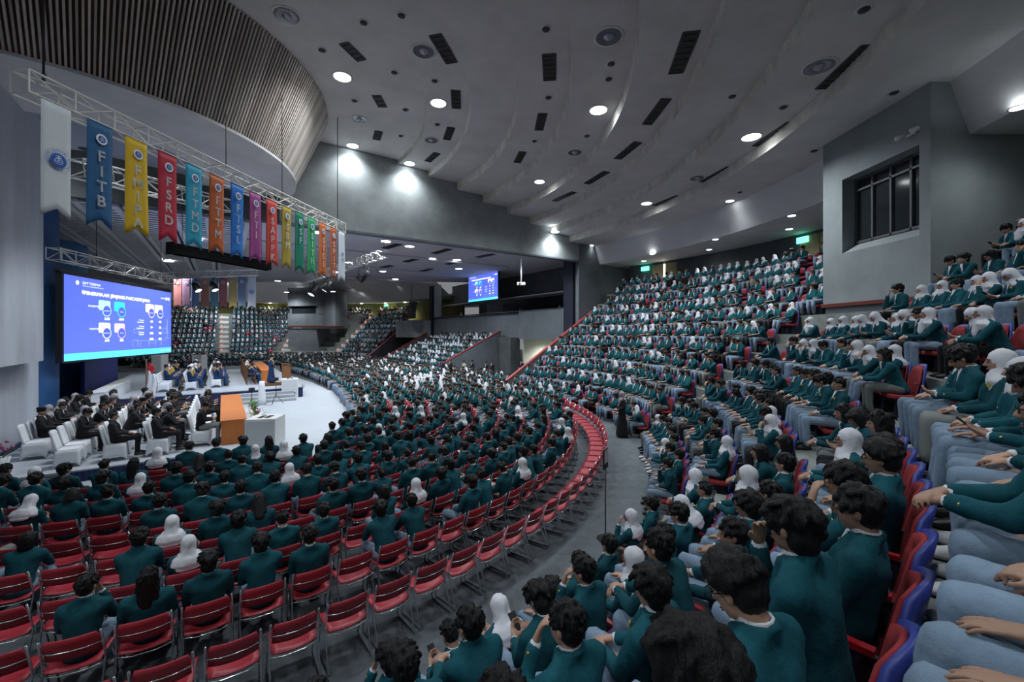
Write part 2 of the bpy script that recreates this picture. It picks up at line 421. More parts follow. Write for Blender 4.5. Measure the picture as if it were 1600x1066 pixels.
# ---- drum clad in timber slats (half drum on the near side of the cross wall)
dr = MB(); n = 96; vs = []; fs = []
for j in range(n+1):
    k = -1+2*j/n
    vs += [ringpt(DR_T-.06, k*1.72, FZ+.02), ringpt(DR_B-.06, k*1.72, DR_Z+.06)]
for j in range(n): fs.append((2*j, 2*j+2, 2*j+3, 2*j+1))
dr.add(vs, fs); drum = tag(dr.build('wall_drum', M_slatback), kind='structure')
me_sl = MB().box((0, 0, .5), (1, 1, 1)).mesh('slat', M_slat)
NS = 232
for j in range(NS):
    th = -1.70+3.40*j/(NS-1)
    A = ringpt(DR_T, th, FZ-.01); B = ringpt(DR_B, th, DR_Z+.05); d = B-A; L = d.length; d.normalize()
    tn = (ringpt(8, th+.01, 0)-ringpt(8, th-.01, 0)).normalized(); o_ = d.cross(tn).normalized()
    M = Matrix(((tn.x*.045, o_.x*.07, d.x*L, A.x), (tn.y*.045, o_.y*.07, d.y*L, A.y), (tn.z*.045, o_.z*.07, d.z*L, A.z), (0, 0, 0, 1)))
    o = link('slat', me_sl, drum, M)
annulus('ceiling_drum_lip', [(DR_B+.09, DR_Z+.07, DR_B+.09, DR_Z-.02), (DR_B+.09, DR_Z-.02, 3.4, DR_Z-.02)], M_ceil)
annulus('ceiling_drum_inner', [(3.4, DR_Z-.02, 3.4, DR_Z+.25), (3.4, DR_Z+.25, .2, DR_Z+.25)], mat('inner_ceiling', (.33, .35, .42), .8))
# ---- balcony end of the hall
SB = 10.6
wallbox('wall_balcony_front', SB, SB+.3, -13.2, 5.0, 3.35, 5.55, M_conc_m)
wallbox('wall_balcony_front_right', SB-.25, SB+.3, 5.2, 11.6, 3.25, 5.6, M_conc_m)
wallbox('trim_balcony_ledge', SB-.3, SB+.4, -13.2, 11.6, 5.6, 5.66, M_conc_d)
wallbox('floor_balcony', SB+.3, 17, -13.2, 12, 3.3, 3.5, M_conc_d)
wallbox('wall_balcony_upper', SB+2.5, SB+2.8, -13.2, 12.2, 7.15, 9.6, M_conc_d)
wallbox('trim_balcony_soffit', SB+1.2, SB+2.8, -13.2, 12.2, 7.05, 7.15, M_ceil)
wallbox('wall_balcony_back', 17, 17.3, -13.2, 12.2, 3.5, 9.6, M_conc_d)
wallbox('wall_balcony_partition', 14.0, 16.9, -6.2, -2.9, 3.5, 6.9, mat('lilac_plaster', (.42, .42, .48), .8))
wallbox('wall_balcony_room', 14.4, 16.9, 8.0, 8.2, 3.5, 6.6, M_conc_m)
wallbox('wall_column_blue', SB-.4, SB+.55, 11.2, 12.2, 0, 9.5, mat('midnight_blue', (.012, .016, .035), .7))
wallbox('wall_column_left', SB-.3, SB+.5, -13.9, -13.1, 3.3, 9.5, mat('midnight_blue', (.01, .01, .03)))
wallbox('wall_column_left_white', SB-.2, SB+.3, -12.6, -11.6, 5.6, 9.5, M_conc)
# entrance under the balcony
wallbox('wall_entrance_left', 9.9, SB+.3, 2.5, 4.6, 0, 3.35, M_conc_d)
wallbox('wall_entrance_back', 15.2, 15.4, 4.0, 12.6, 0, 3.4, M_cream)
wallbox('wall_entrance_side', SB+.3, 15.3, 5.0, 5.2, 0, 3.4, M_cream)
wallbox('ceiling_entrance', SB+.3, 15.4, 4.0, 12.6, 3.25, 3.34, M_cream)
d3 = tag(empty('door_1', hall(15.1, 9.6, 0), AXROT), kind='structure')
mb = MB(); mb.box((0, 0, 1.1), (.1, 2.6, 2.2)); mb.box((-.03, 0, 1.1), (.1, .08, 2.2)); mb.build('door_frame', mat('door_cream', (.72, .70, .58), .6), d3)
for j in range(3):
    mb = MB(); mb.box((-.06, -.9, .55+.62*j), (.05, .45, .48)); mb.build('pane', mat('door_glass_grey', (.25, .26, .24), .3), d3)
mb = MB(); mb.box((-.06, .7, 1.05), (.05, .95, 2.05)); mb.build('door_leaf', mat('door_yellow', (.36, .33, .10), .6), d3)
# centre tiers between the ramps, below the balcony
tr = MB()
CT0, CT1 = -11.2, 2.4
NCT = 8
def ZC(i): return .32*i+.35
for i in range(NCT):
    s0 = 3.6+.86*i; P = [hall(s0, CT0), hall(s0+.86 if i < NCT-1 else SB, CT0), hall(s0+.86 if i < NCT-1 else SB, CT1), hall(s0, CT1)]
    tr.prism([(p.x, p.y) for p in P], .003, ZC(i))
struct('floor_centre_tiers', tr, M_step)
def ramp(name, s0, z0, s1, z1, t, m, capm, th=.2, ta=None):
    tb = t if ta is None else ta
    mb = MB(); A, B = hall(s0, t), hall(s1, tb); d = (B-A).normalized(); q = Vector((d.y, -d.x, 0))*th/2
    vs = [A-q, A+q, B+q, B-q]; zz = [z0, z0, z1, z1]
    F = [(0, 1, 5, 4), (1, 2, 6, 5), (2, 3, 7, 6), (3, 0, 4, 7), (4, 5, 6, 7)]
    mb.add([(p.x, p.y, 0) for p in vs]+[(p.x, p.y, h) for p, h in zip(vs, zz)], F); struct(name, mb, m)
    mb = MB(); q = q*1.3; vs = [A-q, A+q, B+q, B-q]
    mb.add([(p.x, p.y, h+.003) for p, h in zip(vs, zz)]+[(p.x, p.y, h+.06) for p, h in zip(vs, zz)], F); struct('trim_'+name[5:], mb, capm)
ramp('wall_centre_ramp', 4.6, 1.25, 10.2, 3.95, 2.5, M_conc_m, M_redtrim)
ramp('wall_far_ramp', 3.4, .55, 9.8, 3.8, -12.2, mat('mauve_concrete', (.1, .1, .1)), M_redtrim, .2, -13.4)
wallbox('wall_far_landing', 8.2, 12, -20, -13.4, 3.2, 5.3, M_conc)
# ---- near control booth: concrete block with a window
bx0, bx1, by0, by1, bz0, bz1 = 10.75, 18.0, 10.85, 14.6, 4.75, 10.4
WY0, WY1, WZ0, WZ1 = 11.15, 13.75, 6.65, 8.75
mb = MB()
mb.box(((bx0+bx1)/2, (by0+by1)/2, (bz0+WZ0)/2-.15), (bx1-bx0, by1-by0, WZ0-bz0-.3))
mb.box(((bx0+bx1)/2, (by0+by1)/2, (bz1+WZ1)/2), (bx1-bx0, by1-by0, bz1-WZ1))
mb.box(((bx0+bx1)/2, (by0+WY0)/2, (WZ0+WZ1)/2-.15), (bx1-bx0, WY0-by0, WZ1-WZ0+.3))
mb.box(((bx0+bx1)/2, (by1+WY1)/2, (WZ0+WZ1)/2-.15), (bx1-bx0, by1-WY1, WZ1-WZ0+.3))
mb.add([(bx0, WY0, WZ0-.3), (bx0, WY1, WZ0-.3), (bx0+.45, WY1, WZ0), (bx0+.45, WY0, WZ0)], [(0, 1, 2, 3)])   # sloping sill
mb.box((bx0+2.2, (WY0+WY1)/2, (WZ0+WZ1)/2), (.1, WY1-WY0, WZ1-WZ0+.6))
struct('wall_booth', mb, mat('booth_concrete', (.24, .275, .285), .85, var=.14, scale=.7, bump=.1))
mb = MB(); mb.box(((bx0+bx1)/2-.02, (by0+by1)/2, bz0-.06), (bx1-bx0+.06, by1-by0+.06, .11)); struct('trim_booth_base', mb, mat('red_band', (.13, .022, .015), .6))
mb = MB(); mb.box(((bx0+bx1)/2, (by0+by1)/2, (bz0-.12)/2), (bx1-bx0-.1, by1-by0-.1, bz0-.13)); struct('wall_booth_plinth', mb, M_conc_m)
w1 = tag(empty('window_1', (bx0+.45, (WY0+WY1)/2, WZ0)), kind='structure')
M_frame = mat('window_frame_grey', (.09, .10, .11), .5)
for (y, z, w, h) in ((0, 0.04, WY1-WY0, .08), (0, 2.06, WY1-WY0, .08), (0, 1.72, WY1-WY0, .06)):
    MB().box((0, y, z), (.1, w, h)).build('window_frame', M_frame, w1)
for j in range(5):
    MB().box((0, -1.27+.635*j, 1.05), (.1, .06, 2.1)).build('mullion', M_frame, w1)
for j in range(4):
    MB().box((.02, -.95+.635*j, .9), (.015, .57, 1.56)).build('pane', M_glass, w1)
    MB().box((.02, -.95+.635*j, 1.89), (.015, .57, .26)).build('pane', M_glass, w1)
# ---- far control booth
fb = tag(empty('wall_far_booth', (-29.6, 59.5, 0), math.radians(-12)), kind='structure')
mb = MB(); mb.box((0, 1.5, 8.85), (4.6, 3, 2.6)); mb.box((0, 1.7, 7.0), (4.6, 2.6, 1.3)); mb.box((0, 1.5, 5.6), (4.6, 3, 1.7)); mb.box((3.0, 3.0, 7.2), (2.4, 3, 5.4)); mb.box((0, 1.6, 2.2), (4.6, 3, 4.4))
mb.build('booth_block', M_conc_m, fb)
mb = MB(); mb.box((0, .42, 7.05), (3.9, .06, 1.2)); mb.build('booth_window', M_glass, fb)
mb = MB(); mb.box((1.2, 1.5, 4.62), (7.0, 3.1, .16)); mb.build('booth_band', mat('red_band', (.2, .03, .02)), fb)
# ---- doors and exit signs high on the stands
def tier_door(n, ph, far, z, w, m, light=False, R=RBW):
    c = arc(R-.06, ph, z, far); rad = (hall(SS, -TT) if far else CSV)-arc(R, ph, 0, far)
    g = tag(empty('door_%d' % n, c, face(rad)), kind='structure')
    MB().box((-w/4-.01, 0, 1.1), (w/2-.03, .06, 2.2)).build('door_leaf', m, g)
    MB().box((w/4+.01, 0, 1.1), (w/2-.03, .06, 2.2)).build('door_leaf', m, g)
    if light: MB().box((.0, .02, 1.1), (.09, .06, 2.15)).build('lit_gap', M_gapglow, g)  # glowing strip stands for light coming through the door gap
    return g
M_door = mat('ochre_door', (.30, .25, .13), .7, var=.15, scale=3)
tier_door(2, 68.5, False, ZR(10)-.1, 2.2, M_door)
tier_door(3, 91.5, False, ZR(10)-.1, 2.0, M_door, True)
tier_door(4, 57, True, ZR(10), 2.6, mat('yellow_door', (.42, .38, .10), .7))
tier_door(5, 10, True, ZR(10)-1.4, 3.4, mat('olive_door', (.16, .14, .03), .7))
EXN = 0
def exit_sign(loc, rz, label):
    g = tag(empty('exit_sign', loc, rz), label, 'sign', 'green exit signs')
    MB().box((0, 0, 0), (.62, .08, .30)).build('casing', M_exit, g)
    link('lettering', textmesh('EXIT', .17, M_shirt, bold=.003), g, Matrix.Translation((0, .045, 0)) @ Matrix.Rotation(PI, 4, 'Z') @ Matrix.Rotation(PI/2, 4, 'X'))
for ph, far, lab in ((70.5, False, 'green lit exit sign over the ochre double door beside the booth'), (95, False, 'green lit exit sign above the door with a bright gap'), (55.5, True, 'tiny green exit sign over the far yellow door')):
    rad = (hall(SS, -TT) if far else CSV)-arc(RBW, ph, 0, far)
    exit_sign(arc(RBW-.12, ph, FAS_Z1-.35-(.4 if far else 0), far), face(rad), lab)
exit_sign(hall(15.05, 9.2, 2.75), AXROT+PI/2, 'green exit sign inside the cream entrance under the balcony')
# ---- stage-side wall at the left: big grey cladding pier, blue column, blue panels
def wallpoly(name, pts, z0, z1, m):
    mb = MB(); mb.prism([tuple(hall(s, t).xy) for s, t in pts], z0, z1); return struct(name, mb, m)
pier = [(-15.95, 14.1), (-15.95, 30), (-19, 30), (-19, 13.6), (-16.4, 13.6), (-16.05, 13.75)]
wallpoly('wall_left', pier, 0, 2.9, M_wallgrey)
pier2 = [(-15.45, 15.7)]+[(-15.45+(.0 if t < 22 else (t-22)**2*.05), t) for t in (18, 20, 21, 22, 23, 24, 26, 28)]+[(-19, 30), (-19, 15.2), (-16.1, 15.2), (-15.6, 15.35)]
wallpoly('wall_left_upper', pier2, 2.9, 13, M_wallgrey)
wallpoly('baseboard_left', [(-15.93, 14.2), (-15.93, 20), (-15.85, 20), (-15.85, 14.2)], .30, .42, M_skirt)
bc = hall(-18.8, 9.4); mb = MB(); mb.lathe([(2.25, 0), (2.25, 10)], 40, Matrix.Translation(bc)); struct('wall_blue_column', mb, M_blue)
bc = hall(-19.6, -.3); mb = MB(); mb.lathe([(2.1, 0), (2.1, 9.3)], 40, Matrix.Translation(bc)); struct('wall_pale_blue_column', mb, mat('pale_blue_paint', (.07, .22, .42), .6, var=.15, scale=1))
wallpoly('wall_stage_back', [(-19.4, 14), (-19.4, 6), (-19.2, 6), (-19.2, 14)], 0, 9, M_tealwall)
wallpoly('wall_royal_panel', [(-17.0, 3.6), (-17.0, -5), (-16.85, -5), (-16.85, 3.6)], 0, 3.4, M_royal)
wallpoly('wall_stage_far', [(-24, 12), (-24, -30), (-24.4, -30), (-24.4, 12)], 0, 9.4, mat('dark_stage_wall', (.02, .03, .05), .8))
# ================================================================== CEILING FITTINGS AND LAMPS
def ceil_hit(px, py):
    lev = [(FZ, DR_T, RING_R[0])]+[(RING_Z[k], RING_R[k], RING_R[k+1] if k < 7 else FAS_R) for k in range(8)]+[(FAS_Z1, FAS_R+.5, 44)]
    best = None
    for z, a, b in lev:
        P = at(px, py, z); R = math.hypot(P.x-CC.x, P.y-CC.y)
        if a-.25 <= R < b+.25 and tohall(P.x, P.y)[1] > TL-.2 and (best is None or P.y < best.y): best = P
    if best is None: best = at(px, py, LOWZ)
    return best
me_rim = MB().lathe([(.30, -.012), (.36, -.012), (.36, .02), (.30, .02), (.30, -.012)], 20).mesh('rim', M_fascia)
me_cone = MB().lathe([(.30, -.014), (.27, -.004), (.2, -.003), (.01, -.003)], 20).mesh('reflector', mat('recess_shade_reflector', (.16, .165, .19), .25, .8))  # near-flat dish; its dark colour imitates the shade of a deep recess
me_disc = MB().lathe([(.295, -.010), (.01, -.012)], 20).mesh('lit_disc', M_lampon)
me_bulb = MB().lathe([(.01, -.075), (.07, -.06), (.11, -.02), (.12, -.004)], 12).mesh('bulb', M_lampoff)
def spotlight(loc, W, ang=150, blend=.9, col=(.92, .97, 1.0), aim=None, r=.3):
    l = bpy.data.lights.new('lamp_light', 'SPOT'); l.energy = W; l.spot_size = math.radians(ang); l.spot_blend = blend; l.color = col; l.shadow_soft_size = r
    o = bpy.data.objects.new('lamp_light', l); COL.objects.link(o); o.location = loc
    if aim is not None: o.rotation_euler = (Vector(aim)-Vector(loc)).to_track_quat('-Z', 'Y').to_euler()
    return o
LAMPN = {}
def downlight(P, lit, W, label, grp, scale=1.0, ang=150, aim=None):
    g = tag(empty('downlight', (P.x, P.y, P.z-.006)), label, 'lamp', grp); g.scale = (scale,)*3
    link('rim', me_rim, g)
    if lit:
        link('lit_disc', me_disc, g)
        o = spotlight((P.x, P.y, P.z-.10), W, ang, aim=aim); o.parent = g; o.matrix_parent_inverse = Matrix.Identity(4)
        o.location = (0, 0, -.10/scale)
    else:
        link('reflector', me_cone, g); link('bulb', me_bulb, g)
    return g
WN = 680
for i, (px, py) in enumerate(((535, 120), (685, 161), (935, 172), (1174, 214), (843, 284), (1010, 318))):
    nm = ['beside the timber drum', 'second from the timber drum', 'high in the middle of the ceiling', 'nearest the control booth', 'low in the ceiling above the balcony end', 'lowest of the lit ones before the white fascia'][i]
    downlight(ceil_hit(px, py), True, WN, 'lit round ceiling downlight '+nm, 'downlights in the stepped ceiling', 1.0 if i < 4 else .85)
for i, (px, py, d) in enumerate(((548, 232, 'leftmost'), (637, 258, 'second'), (868, 362, 'rightmost'))):
    P = ceil_hit(px, py); s, t = tohall(P.x, P.y); P = hall(s, TL+.42, P.z)
    downlight(P, True, 420, '%s lit downlight washing the grey cross wall' % d, 'downlights in the stepped ceiling', .9, 140)
for i, (px, py) in enumerate(((448, 24), (662, 80), (951, 57), (1280, 104), (561, 186), (674, 219), (898, 238), (1089, 278))):
    nm = ['above the timber drum at the top edge', 'between two lit lamps left of centre', 'at the top middle of the ceiling', 'upper right near the long vent', 'beside the drum corner', 'left of the stained ring steps', 'mid ceiling right of the steps', 'right of the low lit lamps'][i]
    downlight(ceil_hit(px, py), False, 0, 'unlit round ceiling downlight '+nm, 'downlights in the stepped ceiling', 1.15 if i < 4 else 1)
# unseen lamps added to the same rows, to light the drum and stands
for k, th in ((-1, -.75), (-1, -.2), (1, -.55), (1, .35), (3, -.15), (3, .75), (5, -.35), (5, .25), (7, .0), (7, .55), (7, -.6), (3, -.9), (5, 1.0)):
    R = 9.9 if k < 0 else ((RING_R[k]+RING_R[k+1])/2 if k < 7 else 25.2)
    P = ringpt(R, th, FZ if k < 0 else RING_Z[k])
    px, py = proj(P)
    if px is not None and 0 < px < 1600 and 0 < py < 520: continue
    NOUT = globals().get('NOUT', 0)+1
    downlight(P, True, 1100 if k < 0 else (560 if k < 4 else 300), 'added unseen ceiling downlight above the picture, %s of its ring order' % ORD[NOUT], 'added downlights above the camera')
LOWL = ((603, 377), (561, 394), (675, 404), (598, 424), (717, 420), (822, 398), (494, 363), (434, 439), (45, 213), (545, 410), (640, 385))
for i, (px, py) in enumerate(LOWL):
    z = LOWZ if px > 100 else DR_Z+.2
    P = at(px, py, z)
    downlight(P, True, 580 if px > 100 else 300, ['lit downlight in the low ceiling nearest the hanging truss', 'lit downlight in the low ceiling left of the truss hook', 'lit downlight in the low ceiling mid way to the screen', 'lit downlight in the low ceiling above the far seats', 'lit downlight in the low ceiling close to the balcony screen', 'lit downlight in the low ceiling beside the white projector pole', 'lit downlight half behind the orange banners', 'lit downlight far left in the low ceiling', 'lit downlight under the drum behind the white banner', 'faint downlight in the low ceiling left of the last banner', 'lit downlight in the low ceiling beside the dark vent'][i], 'downlights in the low ceiling', .95)
SML = ((1237, 337), (1233, 358), (1118, 374), (1108, 390), (1019, 397), (1006, 408), (1592, 168))
for i, (px, py) in enumerate(SML):
    P = at(px, py, FAS_Z1)
    downlight(P, True, 55, 'small lit downlight in the soffit, number %s from the right' % ORD[[2, 3, 4, 5, 6, 7, 1][i]] if i < 6 else 'small lit downlight in the soffit right of the control booth', 'small soffit downlights', .5)
for th in (1.18, 1.62):                                   # lamps set close to the white fascia: they draw its bright scallops
    P = ringpt(FAS_R-.35, th, RING_Z[7])
    downlight(P, True, 60, 'lit downlight close to the fascia at %s' % ('the booth' if th < 1.4 else 'the middle'), 'fascia downlights', .6, 120)
for ph, R in ((14, 24.6), (36, 24.6), (47, 24.6), (57, 24.8), (66, 24.8), (-10, 24.6)):
    P = arc(R, ph, FAS_Z1-.47, True)
    l = downlight(P, True, 420, 'small lit downlight over the far back row, %s of six' % ORD[[2, 3, 4, 5, 6, 1][[14, 36, 47, 57, 66, -10].index(ph)]], 'far soffit downlights', .7, 130)
    [c for c in l.children if c.type == 'LIGHT'][0].data.color = (1, .95, .7)
for i, (ph, R) in enumerate(((0, 15), (28, 15), (54, 15), (0, 20.5), (28, 20.5), (54, 20.5))):  # lamps added to brighten the dark far stand
    P = arc(R, ph, 10.15 if R > 18 else LOWZ, True); downlight(P, True, 900, 'added downlight high over the far stand, %s of six' % ORD[i+1], 'added downlights over the far stand')
for i, (s_, t_) in enumerate(((-2, -6), (4, -8), (4, 6), (-14, -4), (-12, 6))):  # extra lamps added to brighten the middle block and stage
    downlight(hall(s_, t_, LOWZ-(.0 if s_ > -9 else .42)), True, 520, 'added downlight in the low ceiling over the middle block, %s of five' % ORD[i+1], 'downlights in the low ceiling')
for i, t_ in enumerate((6.6, 10.4)):  # lamps added to make the cream entrance brighter
    downlight(hall(13, t_, 3.24), True, 420, 'added downlight inside the entrance, %s' % ('left' if i == 0 else 'right'), 'entrance downlights', .6)
downlight(hall(14.5, 9.6, 7.0), True, 60, 'lit downlight under the balcony soffit', 'entrance downlights', .6)
for i, th in enumerate((.2, .55, .9, 1.25)):  # lamps added so the far fascia looks whiter
    downlight(ringpt(FAS_R-1.6, th, 10.55, True), True, 330, 'added downlight before the far white fascia, %s of four' % ORD[i+1], 'added far fascia downlights', .8)
# air vents
M_vent = mat('vent_grey', (.05, .05, .055), .6)
def vent(A, B, label, w=.34):
    d = B-A; d.z = 0; L = d.length; c = (A+B)/2; z = min(A.z, B.z)
    g = tag(empty('ceiling_vent', (c.x, c.y, z-.004), math.atan2(d.y, d.x)), label, 'vent', 'slot vents in the ceiling')
    m = MB(); m.box((0, 0, -.002), (L-.04, w-.04, .006)); m.build('backing', M_black, g)
    m = MB()
    for sy in (-1, 1): m.box((0, sy*w/2, -.008), (L, .04, .022)); m.box((sy*L/2, 0, -.008), (.04, w, .022))
    m.build('frame', M_vent, g)
    me = None
    for j in range(max(3, int(L/.22))):
        n = max(3, int(L/.22))
        if me is None: me = MB().box((0, 0, 0), (.03, w-.06, .02)).mesh('louvre', M_vent)
        link('louvre', me, g, Matrix.Translation((-L/2+L*(j+.5)/n, 0, -.012)))
VN = [((537, 67), (565, 94)), ((680, 54), (706, 98)), ((588, 149), (598, 167)), ((712, 141), (713, 169)), ((858, 84), (859, 125)), ((592, 205), (588, 218)), ((705, 199), (698, 218)), ((848, 177), (842, 203)), ((683, 239), (668, 252)), ((817, 237), (808, 254)), ((997, 222), (965, 248)), ((948, 268), (917, 287)), ((897, 300), (866, 314)), ((1081, 49), (1056, 114)), ((1041, 154), (1011, 194)), ((1360, 70), (1286, 138)), ((1237, 191), (1182, 228)), ((1141, 261), (1098, 284)), ((1060, 306), (1023, 321))]
VD = ['by the timber drum', 'long one left of the top middle', 'small one over the drum corner', 'upright one left of centre', 'upright one at the upper middle', 'smallest one at the cross wall', 'short one between unlit lamps', 'mid ceiling one left of the lit lamp', 'one almost touching the cross wall', 'one above the stained step', 'one left of the low lamps', 'one over the wall steps', 'lowest one by the grey wall', 'long upright one at the top right', 'one right of the high lit lamp', 'longest one at the upper right', 'one beside the lamp near the booth', 'one before the white fascia', 'one beside the lowest lit lamp']
for i, (a, b) in enumerate(VN):
    A = ceil_hit(*a); B = at(b[0], b[1], A.z); vent(A, B, 'dark slot air vent in the stepped ceiling, '+VD[i], .40 if i in (1, 4, 13, 15) else .34)
for i, (a, b) in enumerate((((601, 388), (624, 381)), ((678, 396), (702, 389)), ((633, 409), (654, 404)), ((698, 413), (719, 409)), ((597, 418), (612, 415)), ((658, 424), (674, 420)), ((746, 402), (771, 397)))):
    vent(at(*a, LOWZ), at(*b, LOWZ), 'dark slot vent in the low ceiling, %s of seven counted from the truss' % ORD[i+1], .5)
me_sp = MB().lathe([(.11, 0), (.11, -.03), (.06, -.06), (.01, -.06)], 12).mesh('sprinkler', M_vent)
me_spr = MB().lathe([(.17, 0), (.17, -.012), (.11, -.012)], 12).mesh('flange', M_fascia)
for i, (px, py) in enumerate(sorted(((627, 24), (568, 35), (503, 78), (616, 113), (679, 126), (554, 157), (633, 171), (683, 194), (626, 212), (853, 45), (857, 152), (835, 220), (951, 123), (955, 99), (917, 212), (1144, 150), (1397, 144), (1272, 235), (1224, 167), (1156, 300), (1350, 14)), key=lambda q: (ceil_hit(*q)-CC).xy.length)):
    P = ceil_hit(px, py); o = link('ceiling_speaker', me_sp); o.location = P
    tag(o, 'small grey recessed ceiling fitting in the stepped ceiling, %s counted outward from the drum' % ordn(i+1), 'ceiling fitting', 'small recessed ceiling fittings'); link('flange', me_spr, o)
# ================================================================== TRUSSES
UC = MB().tube([(0, 0, 0), (0, 0, 1)], 1, 6).mesh('brace', M_alu_w)
UCA = MB().tube([(0, 0, 0), (0, 0, 1)], 1, 6).mesh('brace', M_alu)
def rod(name, A, B, r, parent, me=None):
    d = Vector(B)-Vector(A); q = d.to_track_quat('Z', 'Y').to_matrix().to_4x4()
    return link(name, me or UC, parent, Matrix.Translation(A) @ q @ Matrix.Diagonal((r, r, d.length, 1)))
def truss(name, A, B, size, label, bay=.72, me=None, r=.024):
    A, B = Vector(A), Vector(B); d = (B-A); L = d.length; d.normalize()
    side = d.cross(Vector((0, 0, 1))).normalized(); up = side.cross(d)
    g = tag(empty(name, A), label, 'truss', 'lighting trusses'); bpy.context.view_layer.update()
    h = size/2; cor = [side*a*h+up*b*h for a, b in ((-1, -1), (1, -1), (1, 1), (-1, 1))]
    for c in cor: rod('chord', c, d*L+c, r, g, me)
    n = max(2, round(L/bay))
    for k in range(n+1):
        p = d*(L*k/n)
        for j in range(4):
            rod('brace', p+cor[j], p+cor[(j+1) % 4], r*.72, g, me)
            if k < n:
                q = d*(L*(k+1)/n); a, b = (j, (j+1) % 4) if k % 2 else ((j+1) % 4, j)
                rod('brace', p+cor[a], q+cor[b], r*.6, g, me)
    return g
TH = 4.7                                                    # truss top above eye level
T0 = atd(45, 108, FPX*TH/412); T1 = atd(540, 350, FPX*TH/170)
TS = .40
dT = (T1-T0).normalized(); sideT = Vector((dT.y, -dT.x, 0))   # towards the camera side
tr0 = T0-Vector((0, 0, TS/2))-sideT*TS/2; tr1 = T1-Vector((0, 0, TS/2))-sideT*TS/2
tg = truss('banner_truss', tr0, tr1, TS, 'long pale box truss carrying the row of coloured faculty banners')
def hanger(P, ztop, label, r=.012, name='hanging_cable'):
    P = Vector(P)+Vector((0, 0, .035)); m = MB(); m.tube([(0, 0, 0), (0, 0, ztop-P[2]-.01)], r, 5); m.tube([(0, 0, 0), (0, .03, .06), (0, 0, .12)], r*1.8, 5)
    o = m.build(name, M_black); o.location = P; return tag(o, label, 'cable', 'truss suspension cables')
hanger(tr0+dT*.35+Vector((0, 0, TS/2)), FZ+.0, 'dark chain holding up the near end of the banner truss', .02)
hanger(tr0+dT*4.6+Vector((0, 0, TS/2)), DR_Z-.05, 'thin cable above the red and cyan banners')
hanger(tr0+dT*7.0+Vector((0, 0, TS/2)), FZ, 'thin cable above the magenta banner')
hanger(tr1-dT*.3+Vector((0, 0, TS/2)), FZ-.2, 'long thin cables in front of the bright cross wall', .016)
# second truss run behind the banners
b0 = atd(118, 262, 10.2); b1 = atd(352, 322, 15.2); truss('stage_truss', b0, b1, .42, 'grey box truss running behind the coloured banners', .75, UCA)
b0 = atd(478, 437, 30.5); b1 = atd(600, 396, 24.8); sp_tr = truss('spotlight_truss', b0, b1, .46, 'short silver box truss with spotlights under the low ceiling', .5, UCA, .02)
hanger(b1+Vector((0, 0, .23)), LOWZ, 'cable and hook holding the far end of the spotlight truss', .014)
hanger(b0+Vector((0, 0, .23)), LOWZ, 'cable holding the near end of the spotlight truss', .014)
b0s, b1s = b0, b1
b0 = atd(232, 432, 26.5); b1 = atd(402, 426, 28.5); truss('cross_truss', b0, b1, .38, 'silver box truss carrying the pale far banners', .7, UCA)
far_b0, far_b1 = b0, b1
# moving heads and spotlights
def par_can(P, aim, label, s=1.0):
    g = tag(empty('spotlight', P), label, 'spotlight', 'black stage spotlights')
    d = (Vector(aim)-Vector(P)).normalized(); q = d.to_track_quat('Z', 'Y').to_matrix().to_4x4(); S = Matrix.Scale(s, 4)
    m = MB(); m.lathe([(.02, -.22), (.10, -.2), (.13, 0), (.15, .22), (.13, .22), (.11, .05)], 14); m.build('housing', M_black, g, q @ S)
    m = MB(); m.lathe([(.13, .20), (.01, .205)], 14); m.build('lens', mat('lens_glow', (.9, .95, 1), .2, emit=1.5), g, q @ S)
    m = MB(); m.tube([(-.17*s, 0, 0), (-.17*s, 0, .26*s), (.17*s, 0, .26*s), (.17*s, 0, 0)], .014*s, 5); m.tube([(0, 0, .26*s), (0, 0, .38*s)], .02*s, 5); m.build('yoke', M_black, g)
    return g
stg = hall(-9, 4, .6)
for i, f_ in enumerate((.12, .32, .78)):
    par_can(b0s.lerp(b1s, f_)-Vector((0, 0, .23+.68+.03)), stg, 'black spotlight hanging from the silver truss, %s from the left' % ORD[i+1], 1.8)
for i, f_ in enumerate((.42, .58)):
    par_can(far_b0.lerp(far_b1, f_)-Vector((0, 0, .19+.57+.03)), stg, 'black spotlight in front of the pale far banners, %s' % ('left one' if i == 0 else 'right one'), 1.5)
spotlight(b0s.lerp(b1s, .32)-Vector((.3, 0, .75)), 380, 80, .6, aim=hall(-7, 6, 0), r=.4)
spotlight(far_b0.lerp(far_b1, .5)-Vector((0, .5, .95)), 380, 110, .7, aim=hall(-9, 1, .6), r=.4)
spotlight(atd(345, 335, 15.2), 620, 120, .7, aim=hall(-9.5, 12, .3), r=.5)
spotlight(atd(235, 305, 12.5), 360, 120, .7, aim=hall(-12.5, 16, .3), r=.5)
# black screen housing hanging over the stage
A, B = atd(268, 388, 17), atd(420, 416, 21.4)
m = MB(); d = B-A; L = d.length; m.box((L/2, 0, 0), (L, .34, .42)); m.box((L/2, 0, -.23), (L-.2, .1, .05)); m.box((-.04, 0, 0), (.1, .40, .48))
o = m.build('projection_screen_case', mat('matte_black', (.006, .006, .007), .95, spec=.05)); o.matrix_world = Matrix.Translation(A) @ d.to_track_quat('X', 'Z').to_matrix().to_4x4()
tag(o, 'long black screen housing hanging behind the banners', 'screen case')
hanger(A+Vector((.2, .3, .2)), LOWZ, 'cable at the left end of the black screen housing'); hanger(B+Vector((-.2, -.3, .2)), LOWZ, 'cable at the right end of the black screen housing')
